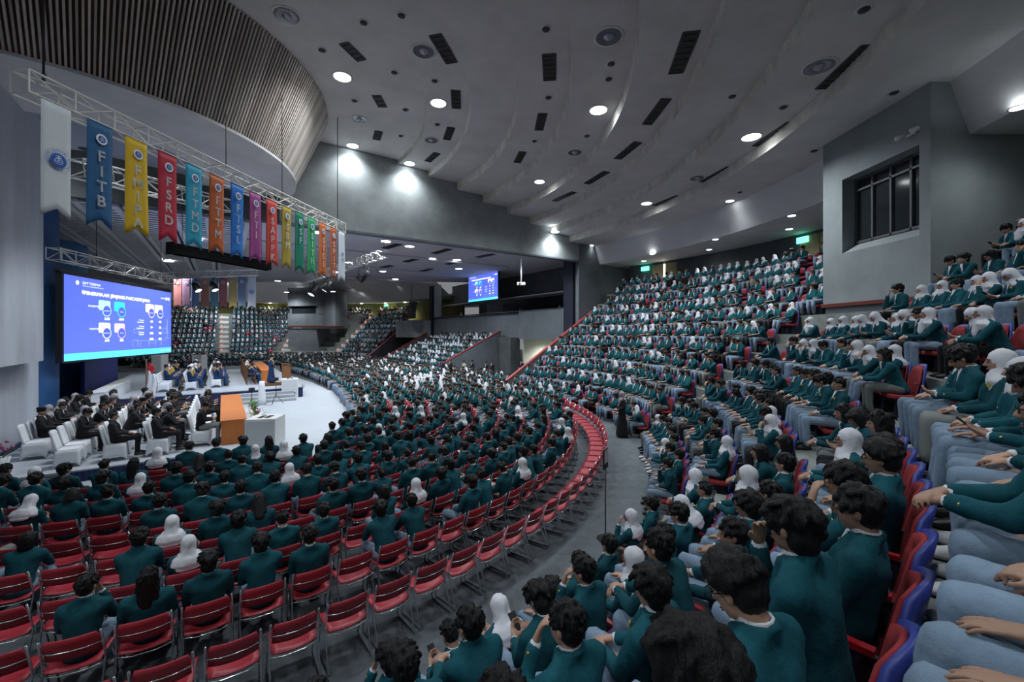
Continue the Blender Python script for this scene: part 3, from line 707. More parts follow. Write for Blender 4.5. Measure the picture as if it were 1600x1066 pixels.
# ================================================================== BANNERS
def banner_mesh(w, h, notch, m, seed):
    rnd = random.Random(seed); n = 6; k = 14; a = rnd.uniform(.006, .02); ph = rnd.uniform(0, 6); tw = rnd.uniform(-.02, .03)
    mb = MB()
    def fn(u, v):
        low = h-(notch*(1-abs(u)))
        y = -a*math.sin(3*v+ph)*v - tw*u*v + a*.8*math.cos(4*u+ph)*v
        return (u*w/2, y, -low*v), (0, 1, 0)
    mb.panel(fn, n, k, .006); return mb.mesh('cloth', m)
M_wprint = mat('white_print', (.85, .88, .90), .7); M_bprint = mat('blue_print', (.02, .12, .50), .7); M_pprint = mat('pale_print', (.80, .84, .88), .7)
def disc(mb, c, r, y, n=20, mi=0):
    mb.poly([(c[0]+r*math.cos(2*PI*j/n), y, c[1]+r*math.sin(2*PI*j/n)) for j in range(n)], None, mi)
def emblem(parent, z, r, y, ring, back=False):
    """round crest: pale ring, blue disc, white figure of a seated form made of strokes"""
    s = -1 if not back else 1
    m = MB()
    if ring: disc(m, (0, z), r, y+s*.000)
    m.v or m.box((0, y, z), (.001, .001, .001))
    e = m.build('emblem', M_wprint, parent)
    m = MB(); disc(m, (0, z), r*.68, y+s*.002); m.build('emblem_disc', M_bprint, e)
    m = MB()
    for (x0, z0, x1, z1) in ((-.22, .42, .22, .42), (-.25, .25, .25, .25), (-.3, .05, -.05, .18), (.3, .05, .05, .18), (-.35, -.15, .35, -.15), (-.28, -.33, .28, -.33), (-.32, .05, -.32, -.3), (.32, .05, .32, -.3), (0, .4, 0, .05), (-.12, -.02, .12, -.02)):
        m.tube([(x0*r, y+s*.004, z+z0*r), (x1*r, y+s*.004, z+z1*r)], r*.035, 4)
    m.build('emblem_figure', M_wprint, e)
    return e
BAN = [('', (.66, .72, .75), 57, 112), ('FITB', (.018, .115, .27), 131, 175), ('FMIPA', (.72, .47, .015), 192, 229), ('FSRD', (.50, .018, .05), 243, 275), ('FTMD', (.02, .37, .56), 286, 315), ('FTTM', (.54, .125, .03), 324, 349), ('FTSL', (.008, .18, .62), 357, 380), ('FTI', (.37, .065, .27), 387, 406), ('SAPPK', (.66, .065, .05), 413, 432), ('SBM', (.42, .31, .035), 438, 454), ('SF', (.0, .20, .12), 459, 474), ('SITH', (.03, .36, .14), 478, 492), ('STEI', (.58, .15, .04), 496, 509), ('SPITM', (.46, .115, .04), 513, 525), ('', (.66, .73, .80), 527, 538)]
def lam(px):                                                # distance along the truss front that shows at px
    k = (px-800)/FPX; return (k*T0.y-T0.x)/(dT.x-k*dT.y)
COLN = ['white', 'navy blue', 'yellow', 'crimson', 'cyan', 'burnt orange', 'bright blue', 'magenta', 'scarlet', 'olive gold', 'dark green', 'light green', 'orange', 'rust orange', 'white']
BW, BH = .47, 2.13
def make_banner(i, P, rz, w, h, pale, label, grp):
    txt, col, _, _ = BAN[i]
    g = tag(empty('faculty_banner', P, rz), label, 'banner', grp)
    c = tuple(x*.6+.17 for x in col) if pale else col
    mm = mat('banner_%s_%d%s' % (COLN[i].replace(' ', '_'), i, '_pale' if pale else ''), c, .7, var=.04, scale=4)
    link('cloth', banner_mesh(w, h, .17, mm, i*7+3+pale), g)
    MB().tube([(-w/2-.02, 0, .01), (w/2+.02, 0, .01)], .014, 6).build('hem_rod', M_alu_w, g)
    y = -.045
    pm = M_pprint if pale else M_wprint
    if txt:
        emblem(g, -.33, .105, y, True)
        n = len(txt); lh = .305 if n <= 4 else .29
        me = textmesh('\n'.join(txt), .31, pm, bold=.012, line=lh/.31)
        z = -.62-(n-1)*lh/2-.06
        link('lettering', me, g, Matrix.Translation((0, y, z)) @ Matrix.Rotation(PI/2, 4, 'X'))
    elif i == 0:
        e = emblem(g, -1.06, .19, y, False)
        m = MB()
        for rr in (.215, .15):
            m.tube([(rr*math.cos(2*PI*j/40), y, -1.06+rr*math.sin(2*PI*j/40)) for j in range(40)], .0016, 4, closed=True)
        m.build('emblem_ring', M_bprint, g)
        word = 'INSTITUT TEKNOLOGI BANDUNG'
        for j, ch in enumerate(word):
            if ch == ' ': continue
            a = math.radians(215-250*j/(len(word)-1)); me = textmesh(ch, .052, M_bprint, bold=.001)
            link('lettering', me, g, Matrix.Translation((.182*math.cos(a), y, -1.06+.182*math.sin(a))) @ Matrix.Rotation(PI/2, 4, 'X') @ Matrix.Rotation(a-PI/2, 4, 'Z'))
        for j, ch in enumerate('1920'):
            a = math.radians(252+12*j); me = textmesh(ch, .052, M_bprint, bold=.001)
            link('lettering', me, g, Matrix.Translation((.182*math.cos(a), y, -1.06+.182*math.sin(a))) @ Matrix.Rotation(PI/2, 4, 'X') @ Matrix.Rotation(a+PI/2, 4, 'Z'))
    else:
        emblem(g, -.95, .10, y, False); link('lettering', textmesh('ITB', .14, M_bprint, bold=.006), g, Matrix.Translation((0, y, -1.2)) @ Matrix.Rotation(PI/2, 4, 'X'))
    return g
rzT = math.atan2(dT.y, dT.x)
for i, b in enumerate(BAN):
    P = T0+dT*((lam(b[2])+lam(b[3]))/2); P.z = T0.z-TS-.02; P = P+sideT*.04
    lab = '%s hanging banner with white letters %s under the truss' % (COLN[i], ' '.join(b[0])) if b[0] else ('white banner with round blue crest, nearest on the truss' if i == 0 else 'narrow white banner at the far end of the banner truss')
    make_banner(i, P, rzT, BW, BH, False, lab, 'faculty banners on the near truss')
FB = ((387, 400, 0), (373, 383.5, 1), (358, 370, 2), (343, 354.5, 3), (330, 340, 4), (315, 326, 5), (300, 310.5, 6), (286, 296.5, 7), (272, 283, 8))
for k, (x0, x1, i) in enumerate(FB):
    px = (x0+x1)/2; f_ = (px-272)/(400-272); d = 31.5-2.6*f_
    P = atd(px, 432+(1-f_)*4, d)
    dirv = (far_b0-far_b1).normalized()
    g = make_banner(i, P, math.atan2(dirv.y, dirv.x), .50, 2.18, True, 'faded %s banner seen from behind on the far truss' % COLN[i] if i else 'white far banner with blue crest, rightmost on the far truss', 'banners on the far truss')
    for ch in list(g.children):                                  # the print shows through on the near side
        if ch.name.startswith(('lettering', 'emblem')):
            c = copy_tree(ch, g); c.location.y = .05-ch.location.y*0 if ch.name.startswith('lettering') else ch.location.y
            if ch.name.startswith('emblem'): c.matrix_local = Matrix.Translation((0, .0, 0)) @ Matrix.Diagonal((1, -1, 1, 1)) @ ch.matrix_local
# ================================================================== SCREENS
def emis(name, col, e):
    m = mat(name, col, .6, emit=e); return m
E_ = .85
SCR = {'bg': emis('screen_blue', (.075, .115, .56), E_), 'bg2': emis('screen_blue_low', (.10, .16, .66), E_), 'cyan': emis('screen_cyan', (.08, .55, .90), E_), 'w': emis('screen_white', (.92, .95, 1), E_), 'aqua': emis('screen_aqua', (.35, .86, .95), E_), 'turq': emis('screen_turquoise', (.03, .70, .86), E_), 'pink': emis('screen_pink', (.88, .66, .76), E_), 'lil': emis('screen_lilac', (.56, .42, .80), E_), 'line': emis('screen_line', (.18, .28, .80), E_), 'disc': emis('screen_disc', (.06, .09, .46), E_)}
def slide(parent, W, H, y=-.06):
    """the slide, in local x/z with origin at the lower left corner"""
    def rect(n, x, z, w, h, k, dy=0, r=0):
        m = MB()
        if r:
            pts = []
            for cx_, cz_, a0 in ((x+w-r, z+r, -90), (x+w-r, z+h-r, 0), (x+r, z+h-r, 90), (x+r, z+r, 180)):
                for q in range(5): a = math.radians(a0+22.5*q); pts.append((cx_+r*math.cos(a), y-dy, cz_+r*math.sin(a)))
            m.poly(pts)
        else: m.poly([(x, y-dy, z), (x+w, y-dy, z), (x+w, y-dy, z+h), (x, y-dy, z+h)])
        return m.build(n, SCR[k], parent)
    def text(s, x, z, size, k='w', align='LEFT', bold=.004, sx=1.3):
        link('lettering', textmesh(s, size*H, SCR[k], align, bold*H/3, 1.0, .9), parent, Matrix.Translation((x*W, y-.012, z*H)) @ Matrix.Diagonal((sx, 1, 1, 1)) @ Matrix.Rotation(PI/2, 4, 'X'))
    rect('slide_background', 0, 0, W, H, 'bg'); rect('slide_footer', 0, 0, W, .085*H, 'cyan', .004)
    m = MB(); disc(m, (.088*W, .925*H), .026*H, y-.008); m.build('slide_logo', SCR['w'], parent)
    text('DITTERMA', .125, .932, .042, sx=1.6); text('Direktorat Penerimaan Mahasiswa', .125, .897, .02)
    text('PENERIMAAN JENJANG PASCASARJANA', .135, .815, .062, sx=1.25, bold=.008)
    text('UNGGUL', .86, .885, .03)
    for q, x in enumerate((.935, .965)):
        m = MB(); disc(m, (x*W, .885*H), .026*H, y-.008); m.build('slide_logo', SCR['w'], parent)
    m = MB(); m.poly([(.12*W, y-.006, .80*H), (.12*W, y-.006, .835*H), (.13*W, y-.006, .85*H), (.13*W, y-.006, .80*H)]); m.build('slide_icon', SCR['w'], parent)
    text('MAGISTER', .165, .66, .032); text('DOKTOR', .175, .375, .032)
    for (x, z, k, ck, s) in ((.245, .585, 'aqua', 'aqua', 'pendaftar'), (.375, .585, 'turq', 'turq', 'terima'), (.245, .295, 'w', 'w', 'pendaftar'), (.375, .295, 'lil', 'lil', 'terima'), (.685, .605, 'pink', 'pink', 'pendaftar'), (.79, .605, 'w', 'w', 'terima')):
        rect('slide_tile', x*W, (z+.035)*H, .095*W, .125*H, k, .005, .02*H)
        m = MB(); cx_, cz_ = (x+.066)*W, (z+.03)*H
        m.poly([(cx_+.036*W*math.cos(2*PI*j/24), y-.008, cz_+.075*H*math.sin(2*PI*j/24)) for j in range(24)]); m.build('slide_circle', SCR[ck], parent)
        m = MB(); m.poly([(cx_+.032*W*math.cos(2*PI*j/24), y-.010, cz_+.066*H*math.sin(2*PI*j/24)) for j in range(24)]); m.build('slide_circle_inner', SCR['disc'], parent)
        text(s, (x+.066), z+.03, .022, align='CENTER')
    for s, x, z in (('2.613', .312, .51), ('1.047', .44, .51), ('640', .312, .225), ('503', .44, .225), ('491', .75, .50), ('142', .853, .50), ('39', .75, .41), ('32', .853, .41), ('1.001', .75, .32), ('705', .853, .32), ('1.593', .75, .23), ('927', .853, .23)):
        text(s, x, z, .042, align='CENTER', bold=.01)
    for s, z in (('Profesi\nApoteker', .50), ('Profesi\nArsitektur', .41), ('Profesi\nInsinyur', .32)): text(s, .665, z, .032, align='RIGHT')
    m = MB()
    for (x0, z0, x1, z1) in ((.58, .21, .93, .21), (.63, .21, .63, .12), (.72, .21, .72, .12), (.72, .17, .80, .17), (.80, .21, .80, .12), (.87, .21, .87, .12), (.55, .12, .55, .22), (.55, .22, .60, .22), (.60, .22, .60, .12), (.91, .24, .98, .24), (.945, .24, .945, .55), (.93, .45, .96, .30), (.89, .32, .93, .32), (.93, .32, .93, .40), (.93, .40, .89, .40), (.89, .40, .89, .32), (.56, .32, .61, .32), (.61, .32, .61, .38), (.61, .38, .56, .38), (.56, .38, .56, .32)):
        a = Vector((x0*W, y-.007, z0*H)); b = Vector((x1*W, y-.007, z1*H)); m.tube([a, b], .006*H/2, 4)
    m.build('slide_line_art', SCR['line'], parent)
    text('itb.ac.id', .86, .045, .03, bold=.004); text('ditterma', .93, .045, .03)
DL = 17.0
LA = atd(97, 565, DL); LB = atd(265.5, 550, DL*1.473); LTz = atd(97, 428, DL).z
dL = Vector((LB.x-LA.x, LB.y-LA.y, 0)); WL = dL.length; HL = LTz-LA.z; rzL = math.atan2(dL.y, dL.x)
led = tag(empty('led_wall', LA, rzL), 'big blue screen with slide at the left of the stage', 'screen')
MB().box((WL/2, .07, HL/2), (WL+.12, .22, HL+.16)).build('screen_frame', M_black, led)
MB().box((WL/2, .1, HL+.14), (WL+.2, .2, .12)).build('hanging_bar', M_black, led)
slide(led, WL, HL)
l0 = LA+Vector((0, 0, HL+.62)); l1 = l0+dL
dd = dL.normalized(); truss('screen_truss', l0-dd*.45+Vector((0, 0, .12)), l1+dd*.2+Vector((0, 0, .12)), .46, 'grey box truss from which the big blue screen hangs', .8, UCA)
hanger(l0+dd*2.0+Vector((0, 0, .40)), LOWZ, 'thin cable above the screen truss before the blue wall'); hanger(l1-dd*1.0+Vector((0, 0, .40)), LOWZ, 'thin cable above the far part of the screen truss')
# television at the balcony
TA = hall(SB-.9, -2.6, 6.85); TB = hall(SB-.9, 2.9, 6.85); dv = TB-TA
tv = tag(empty('balcony_screen', TA, math.atan2(dv.y, dv.x)), 'blue screen hanging in front of the balcony', 'screen')
MB().box((dv.length/2, .08, 1.27), (dv.length+.1, .16, 2.7)).build('screen_frame', M_black, tv)
MB().box((dv.length*.7, .2, 3.3), (.12, .12, 1.6)).build('hanging_post', M_black, tv); MB().box((dv.length*.3, .2, 3.3), (.12, .12, 1.6)).build('hanging_post', M_black, tv)
slide(tv, dv.length, 2.54, -.02)
# ================================================================== SEATS AND CHAIRS (prototypes, then copies)
def proto_done(o):                                            # a prototype that no copy stands for is removed
    for ch in list(o.children): bpy.data.objects.remove(ch)
    bpy.data.objects.remove(o)
def spawn(proto, loc, rz, label, cat, grp, scale=1, z=None):
    c = proto.copy(); COL.objects.link(c); c.parent = None
    c.location = loc; c.rotation_euler = (0, 0, rz); c.scale = (scale,)*3
    tag(c, label, cat, grp)
    for ch in proto.children:
        d = ch.copy(); COL.objects.link(d); d.parent = c; d.matrix_local = ch.matrix_local.copy()
    return c
# red stacking chair on a chrome sled frame, facing +Y, origin on the floor under the sitter's hips
def folding_chair():
    def seat_fn(u, v):
        y = -.20+.43*v; z = .405-.035*(1-u*u)*(math.sin(PI*min(1, v*1.05)))**.7+(.03*u*u)-.035*max(0, v-.82)/.18-.02*max(0, .15-v)/.15
        return (u*(.215+.012*v), y, z), (0, 0, 1)
    m = MB(); m.panel(seat_fn, 6, 6, .014); root = m.build('folding_chair', M_red)
    def back_fn(u, v):
        w = .212-.02*max(0, v-.75)/.25*abs(u)
        return (u*w, -.215+.055*u*u-.085*v, .52+.25*v-.012*u*u*v), (0, -1, 0)
    MB().panel(back_fn, 8, 4, .014).build('backrest', M_red, root)
    for sx in (-1, 1):
        x = sx*.235
        MB().tube([(x*.97, -.255, .77), (x, -.175, .52), (x, -.16, .42), (x, -.31, .03), (x, -.29, .012), (x, .14, .012), (x, .165, .04), (x*.97, .05, .40)], .0115, 5).build('side_frame', M_chrome, root)
    MB().tube([(-.228, -.225, .63), (-.12, -.263, .625), (0, -.275, .625), (.12, -.263, .625), (.228, -.225, .63)], .008, 5).build('back_rail', M_chrome, root)
    MB().tube([(-.232, -.21, .40), (-.1, -.225, .375), (.1, -.225, .375), (.232, -.21, .40)], .008, 5).build('seat_rail', M_chrome, root)
    return root
# fixed stand seat: red pad in a blue shell, dark pedestal, red arm pad
def stand_seat():
    def shell(u, v):
        w = .265*(1-.28*max(0, (v-.55)/.45)**2)
        return (u*w, -.175-.12*v+.06*abs(u)**2.2, .22+.66*v*(1-.10*abs(u)**3)), (0, -1, -.1)
    def pad(u, v):
        w = .235*(1-.30*max(0, (v-.55)/.45)**2)
        return (u*w, -.168-.115*v+.052*abs(u)**2.2, .30+.55*v*(1-.10*abs(u)**3)), (0, 1, .1)
    root = MB().panel(shell, 8, 6, .032).build('stand_seat', M_seatblue)
    MB().panel(pad, 8, 6, .018).build('back_pad', M_redpad, root)
    m = MB(); m.panel(lambda u, v: ((u*.225, -.21+.41*v, .395-.02*math.sin(PI*v)), (0, 0, -1)), 4, 4, .07); m.build('seat_pad', M_redpad, root)
    m = MB(); m.box((0, -.02, .17), (.10, .16, .33)); m.box((0, -.02, .012), (.3, .26, .02)); m.build('pedestal', M_seatdark, root)
    m = MB(); m.box((.268, -.03, .40), (.03, .30, .34)); a = m.build('arm_panel', M_seatdark, root)
    m = MB(); m.box((.268, -.02, .585), (.045, .26, .03)); m.build('arm_pad', mat('red_arm_pad', (.34, .012, .018), .35), root)
    return root
def cover_chair():
    """banquet chair under a fitted white cover: body with arched hem, separate back"""
    root = MB().box((0, -.005, .40), (.44, .45, .11)).build('covered_chair', M_cover)
    for side, (dx, dy) in enumerate(((0, 1), (0, -1), (1, 0), (-1, 0))):
        def fn(u, v, dx=dx, dy=dy):
            lift = .14*(1-u*u)**.7*(1 if dy >= 0 else .9)
            z = lift+(.445-lift)*v; spread = .03*(1-v)
            if dx == 0: return (u*(.222+spread), dy*(.225+spread)-.005, z), (0, -dy, 0)
            return (dx*(.222+spread), u*(.225+spread)-.005, z), (-dx, 0, 0)
        MB().panel(fn, 8, 4, .008).build('cover_skirt', M_cover, root)
    MB().panel(lambda u, v: ((u*(.222-.03*v*v-.02*max(0, v-.8)), -.232-.12*v+.02*u*u, .44+.52*v*(1-.05*u**4)), (0, 1, 0)), 6, 6, .05).build('backrest', M_cover, root)
    return root
def wooden_chair():
    root = MB().box((0, 0, .44), (.5, .5, .05)).build('wooden_armchair', M_wood)
    for x in (-.22, .22):
        MB().box((x, .21, .21), (.05, .05, .42)).build('leg', M_wood, root); MB().box((x, -.22, .53), (.05, .05, 1.06)).build('leg', M_wood, root)
        m = MB(); m.box((x, 0, .66), (.05, .46, .04)); m.box((x, .2, .55), (.04, .04, .2)); m.build('armrest', M_wood, root)
    MB().box((0, -.22, 1.02), (.44, .04, .10)).build('top_rail', M_wood, root)
    MB().box((0, -.215, .78), (.40, .03, .36)).build('backrest', mat('leather_brown', (.06, .03, .02), .5), root)
    return root
P_fold, P_seat, P_cover, P_woodc = folding_chair(), stand_seat(), cover_chair(), wooden_chair()
# ================================================================== STAGE FURNITURE
def desk(name, s0, s1, t0, t1, z, h, label, m=M_orange):
    c = hall((s0+s1)/2, (t0+t1)/2, z); g = tag(empty(name, c, AXROT), label, 'table'); w, L = s1-s0, t1-t0
    MB().box((0, 0, h-.025), (w, L, .05)).build('tabletop', m, g)
    MB().box((w/2-.04, 0, (h-.05)/2), (.03, L-.06, h-.055)).build('front_panel', m, g)
    for sy in (-1, 1): MB().box((-.03, sy*(L/2-.03), (h-.05)/2), (w-.1, .04, h-.055)).build('end_panel', m, g)
    return g
desk('long_desk', -10.85, -10.15, 12.7, 19.25, .30, .76, 'long orange veneer desk on the side platform')
desk('stage_desk', -8.75, -8.05, -6.5, 3.6, .60, .76, 'long orange desk before the wooden armchairs on the main stage')
# lectern with a plinth
LP = hall(-7.75, 5.6, .6); g = tag(empty('lectern', LP, AXROT), 'brown wooden lectern on a low plinth at the stage corner', 'lectern')
MB().box((-.2, 0, .06), (1.5, 1.1, .12)).build('plinth', M_wood, g)
MB().box((.2, 0, .66), (.40, .62, 1.08)).build('body', mat('lectern_wood', (.24, .105, .045), .4, var=.2, scale=3), g)
m = MB(); m.box((0, 0, 0), (.56, .74, .05)); m.build('reading_top', M_wood, g, Matrix.Translation((.18, 0, 1.24)) @ Matrix.Rotation(.25, 4, 'Y'))
for sy in (-1, 1): MB().box((.42, sy*.27, .66), (.05, .06, 1.06)).build('post', M_wood, g)
# white loudspeakers
def speaker(P, rz, s, label, base=True):
    g = tag(empty('stage_speaker', P, rz), label, 'loudspeaker', 'white floor loudspeakers'); w, d, h = s
    m = MB(); m.prism([(-w/2, -d/2), (w/2, -d/2), (w/2, d/2), (-w/2, d/2)], .002, h); m.build('cabinet', M_spk, g)
    m = MB(); m.box((0, -d/2-.012, h*.55), (w*.9, .02, h*.8)); m.build('grille', mat('white_grille', (.62, .64, .66), .7), g)
    for sx in (-1, 1): MB().box((sx*w*.22, -d/2-.025, h*.22), (w*.2, .02, h*.17)).build('handle_recess', M_black, g)
    for sx in (-1, 1): MB().box((sx*w*.12, 0, h+.006), (w*.16, d*.5, .012)).build('top_handle', M_black, g)
    return g
speaker(at(404, 712, 0)+Vector((.1, .2, 0)), math.radians(8), (.86, .78, 1.15), 'white loudspeaker cabinet at the end of the orange desk')
speaker(at(453, 621, 0), math.radians(28), (.85, .75, 1.1), 'white loudspeaker cabinet beside the lectern')
speaker(hall(-12.4, -9.5, 0), 0, (.8, .7, 1.9), 'white loudspeaker far behind the seated professors')
speaker(hall(-15.0, -9.5, 0), 0, (.8, .7, 2.0), 'farthest white loudspeaker on the left behind the stage')
# white folded partition and balustrade
g = tag(empty('white_balustrade', hall(-15.2, 8.6, 0), AXROT), 'long white balustrade wall behind the dark-suited guests', 'balustrade')
MB().box((0, 1.6, .6), (.4, 6.4, 1.2)).build('panel', M_cover, g); MB().box((0, 1.6, 1.22), (.5, 6.5, .05)).build('coping', M_fascia, g)
# black box steps at the side stage
for k, (t0, t1, h) in enumerate(((20.06, 20.48, .29), (20.50, 20.95, .15))):
    pass
g = tag(empty('box_steps', hall(-14.55, 20.08, 0), AXROT), 'black wooden box steps up to the side platform', 'steps')
MB().box((0, -.0-.24, .14), (.95, .42, .275)).build('upper_step', M_black, g) if False else None
m = MB(); m.box((0, 0, 0), (.95, .42, .275)); m.build('upper_step', M_black, g, Matrix.Translation((0, -.24, .14)))
m = MB(); m.box((0, 0, 0), (.95, .42, .14)); m.build('lower_step', M_black, g, Matrix.Translation((0, -.68, .072)))
for k, (y, z) in enumerate(((-.03, .285), (-.46, .15))):
    m = MB(); m.box((0, y, z), (.95, .02, .008)); m.build('edge_strip', M_alu, g)
# flag
g = tag(empty('flag_on_pole', hall(-13.6, 10.2, 0)), 'red and white flag on a wooden pole below the screen', 'flag')
MB().tube([(0, 0, .02), (0, 0, 2.6)], .03, 8).build('pole', M_wood, g); MB().lathe([(.28, 0), (.28, .04), (.05, .09)], 14).build('base', M_wood, g)
M_flagr = mat('flag_red', (.55, .02, .03), .7)
MB().panel(lambda u, v: ((.05+.14*(u+1)+.05*math.sin(6*v), .03*math.sin(5*u+3*v), 2.5-.35*v-.12*(u+1)), (0, 1, 0)), 6, 4, .008).build('flag_red_half', M_flagr, g)
MB().panel(lambda u, v: ((.05+.17*(u+1)+.04*math.sin(5*v), .04*math.sin(5*u+3*v+1), 2.15-1.1*v-.12*(u+1)), (0, 1, 0)), 6, 6, .008).build('flag_white_half', M_cover, g)
# white standing easel board and music/camera stand
g = tag(empty('folded_white_stand', hall(-9.1, 9.5, 0), AXROT), 'narrow white folded stand in front of the stage steps', 'stand')
m = MB(); m.prism([(-.28, -.02), (.28, -.02), (.12, .02), (-.12, .02)], 0, 0.01)
MB().panel(lambda u, v: ((u*(.2-.08*v), -.08+.08*v, .004+1.25*v), (0, 1, 0)), 2, 4, .03).build('front_board', M_cover, g)
MB().panel(lambda u, v: ((u*(.2-.08*v), .22-.20*v, .004+1.2*v), (0, 1, 0)), 2, 4, .03).build('back_board', M_cover, g)
def tripod(P, label, h=1.25):
    g = tag(empty('tripod_stand', P), label, 'tripod')
    MB().tube([(0, 0, .35), (0, 0, h)], .016, 6).build('pole', M_black, g)
    for k in range(3):
        a = 2*PI*k/3+.5; MB().tube([(0, 0, .55), (.36*math.cos(a), .36*math.sin(a), .012)], .012, 5).build('leg', M_black, g)
    m = MB(); m.box((0, 0, h+.08), (.22, .14, .16)); m.tube([(0, -.05, h+.08), (0, -.2, h+.08)], .05, 8); m.build('camera_head', M_black, g)
tripod(at(431, 632, 0), 'black tripod with a small camera on the arena floor')
tripod(hall(-9.6, 10.6, 0), 'black microphone tripod in front of the desk end', .9)
# flower arrangements along the desk front
def plant(P, label, n, h, flowers, seed):
    rnd = random.Random(seed); g = tag(empty('potted_plant', P), label, 'plant', 'plants along the stage')
    MB().lathe([(.12, 0), (.17, .26), (.15, .26), (.13, .20), (.01, .20)], 12).build('pot', M_cover, g)
    for k in range(n):
        a = rnd.uniform(0, 2*PI); L = h*rnd.uniform(.6, 1.05); o = rnd.uniform(.12, .42)
        m = MB(); m.panel(lambda u, v: ((math.cos(a)*(o*v*v+.02)-math.sin(a)*u*.035*math.sin(PI*min(1, v+.08)), math.sin(a)*(o*v*v+.02)+math.cos(a)*u*.035*math.sin(PI*min(1, v+.08)), .2+L*(v-.25*v*v)), (0, 0, 1)), 2, 5, .003); m.build('leaf', M_leaf, g)
    for k in range(flowers):
        a = rnd.uniform(0, 2*PI); r = rnd.uniform(.03, .28); z = .2+h*rnd.uniform(.45, .95)
        m = MB(); m.lathe([(.005, -.02), (.04, 0), (.05, .03), (.02, .05)], 7, Matrix.Translation((r*math.cos(a), r*math.sin(a), z))); m.build('blossom', M_flower, g)
for i, t in enumerate((13.6, 14.8, 16.0, 17.2, 18.6)):
    plant(hall(-9.72, t, .302), 'leafy plant before the orange desk, %s from the stage steps' % ORD[i+1], 16, .55, 6 if i > 2 else 0, 40+i)
plant(at(424, 690, 0), 'pink flowering plant beside the white loudspeaker', 14, .7, 14, 51)
plant(at(470, 616, 0), 'green leafy plant right of the lectern loudspeaker', 18, .6, 0, 52)
plant(hall(-15.5, 18.6, .302), 'red flowers against the grey side wall', 8, .45, 10, 53)
# power socket and cables on the wall
g = tag(empty('wall_socket', hall(-15.94, 18.25, 1.0), AXROT), 'white power box with hanging black cables on the grey wall', 'socket')
MB().box((.03, 0, .12), (.06, .16, .26)).build('cover', M_cover, g); MB().box((.03, 0, -.28), (.06, .14, .18)).build('socket_plate', M_cover, g)
MB().tube([(.06, 0, -.2), (.14, -.08, -.26), (.14, -.14, -.4), (.08, -.12, -.66)], .012, 5).build('cable', M_black, g)
MB().tube([(.06, .02, -.3), (.10, -.02, -.4), (.09, .03, -.66)], .012, 5).build('cable', M_black, g)
# picture-board sign posts in the aisles
def signpost(P, rz, label, h=1.35):
    g = tag(empty('sign_post', P, rz), label, 'sign', 'aisle sign boards')
    MB().tube([(0, 0, .02), (0, 0, h)], .012, 6).build('pole', mat('dark_brown_post', (.06, .03, .03), .5), g); MB().lathe([(.16, .0), (.16, .02), (.02, .03)], 12).build('base', M_black, g)
    MB().box((0, 0, h+.12), (.24, .025, .36)).build('board', M_black, g); MB().box((0, -.016, h+.16), (.19, .01, .22)).build('print', mat('grey_print', (.45, .43, .45), .6), g)
signpost(at(946, 842, 0), math.radians(60), 'black framed sign on a post in the aisle beside the empty red chairs')
signpost(at(898, 628, 0), math.radians(20), 'small framed sign at the far end of the empty chair row', 1.3)
for i, (px, py) in enumerate(((550, 622), (616, 600), (548, 600))):
    signpost(at(px, py, 0), 0, ['white framed sign in front of the seated middle block, nearest', 'white framed sign among the middle block, rightmost', 'white framed sign in front of the middle block, rear one'][i], 1.25)
# projector on a white pole, line-array speakers by the balcony
g = tag(empty('ceiling_projector', hall(7.6, 9.4, 7.35)), 'white projector on a long pole below the low ceiling', 'projector')
MB().tube([(0, 0, .2), (0, 0, LOWZ-7.36)], .06, 8).build('pole', M_fascia, g); MB().box((0, 0, .08), (.6, .5, .2)).build('body', M_spk, g); MB().tube([(-.1, -.25, .08), (-.1, -.32, .08)], .07, 10).build('lens', M_black, g)
g = tag(empty('line_array', hall(7.4, -12.2, 5.6), AXROT), 'black hanging loudspeaker array left of the balcony', 'loudspeaker')
for k in range(6): MB().box((.03*k*k*.2, 0, .33*k), (.6, 1.0, .31)).build('cabinet', M_black, g)
MB().tube([(0, 0, 1.9), (0, 0, LOWZ-5.61)], .03, 6).build('suspension', M_black, g)
mb = MB(); mb.tube([hall(SB+.35, 10.6, 5.66), hall(SB+.35, 10.6, LOWZ+.1)], .16, 12); struct('trim_white_pipe', mb, M_fascia)
# cameras on the booth
g = tag(empty('security_camera', (bx0-.02, 11.35, 9.1)), 'pair of white security cameras on the booth wall', 'camera')
for k in (0, 1): MB().tube([(-.05-.05*k, .12-.42*k, .04), (-.22-.05*k, .24-.5*k, -.02)], .06, 10).build('camera_body', M_fascia, g)
MB().box((-.02, 0, 0), (.04, .3, .06)).build('bracket', M_fascia, g)
# ================================================================== PEOPLE
_b = bmesh.new(); bmesh.ops.create_icosphere(_b, subdivisions=2, radius=1); ICO = np.array([v.co[:] for v in _b.verts]); _b.free()
def hull(ells):
    """convex hull of spheres / ellipsoids given as (centre, radius or (rx,ry,rz)[, rotation])"""
    pts = []
    for e in ells:
        c, r = e[0], e[1]; r = (r, r, r) if not isinstance(r, (tuple, list)) else r
        p = ICO*np.array(r)
        if len(e) > 2: p = p @ np.array(e[2].to_3x3()).T
        pts.append(p+np.array(c))
    pts = np.concatenate(pts); bm = bmesh.new()
    for p in pts: bm.verts.new(p)
    r = bmesh.ops.convex_hull(bm, input=bm.verts[:])
    bmesh.ops.delete(bm, geom=[v for v in bm.verts if not v.link_faces], context='VERTS')
    bm.verts.index_update(); vs = [v.co[:] for v in bm.verts]; fs = [tuple(v.index for v in f.verts) for f in bm.faces]; bm.free()
    return vs, fs
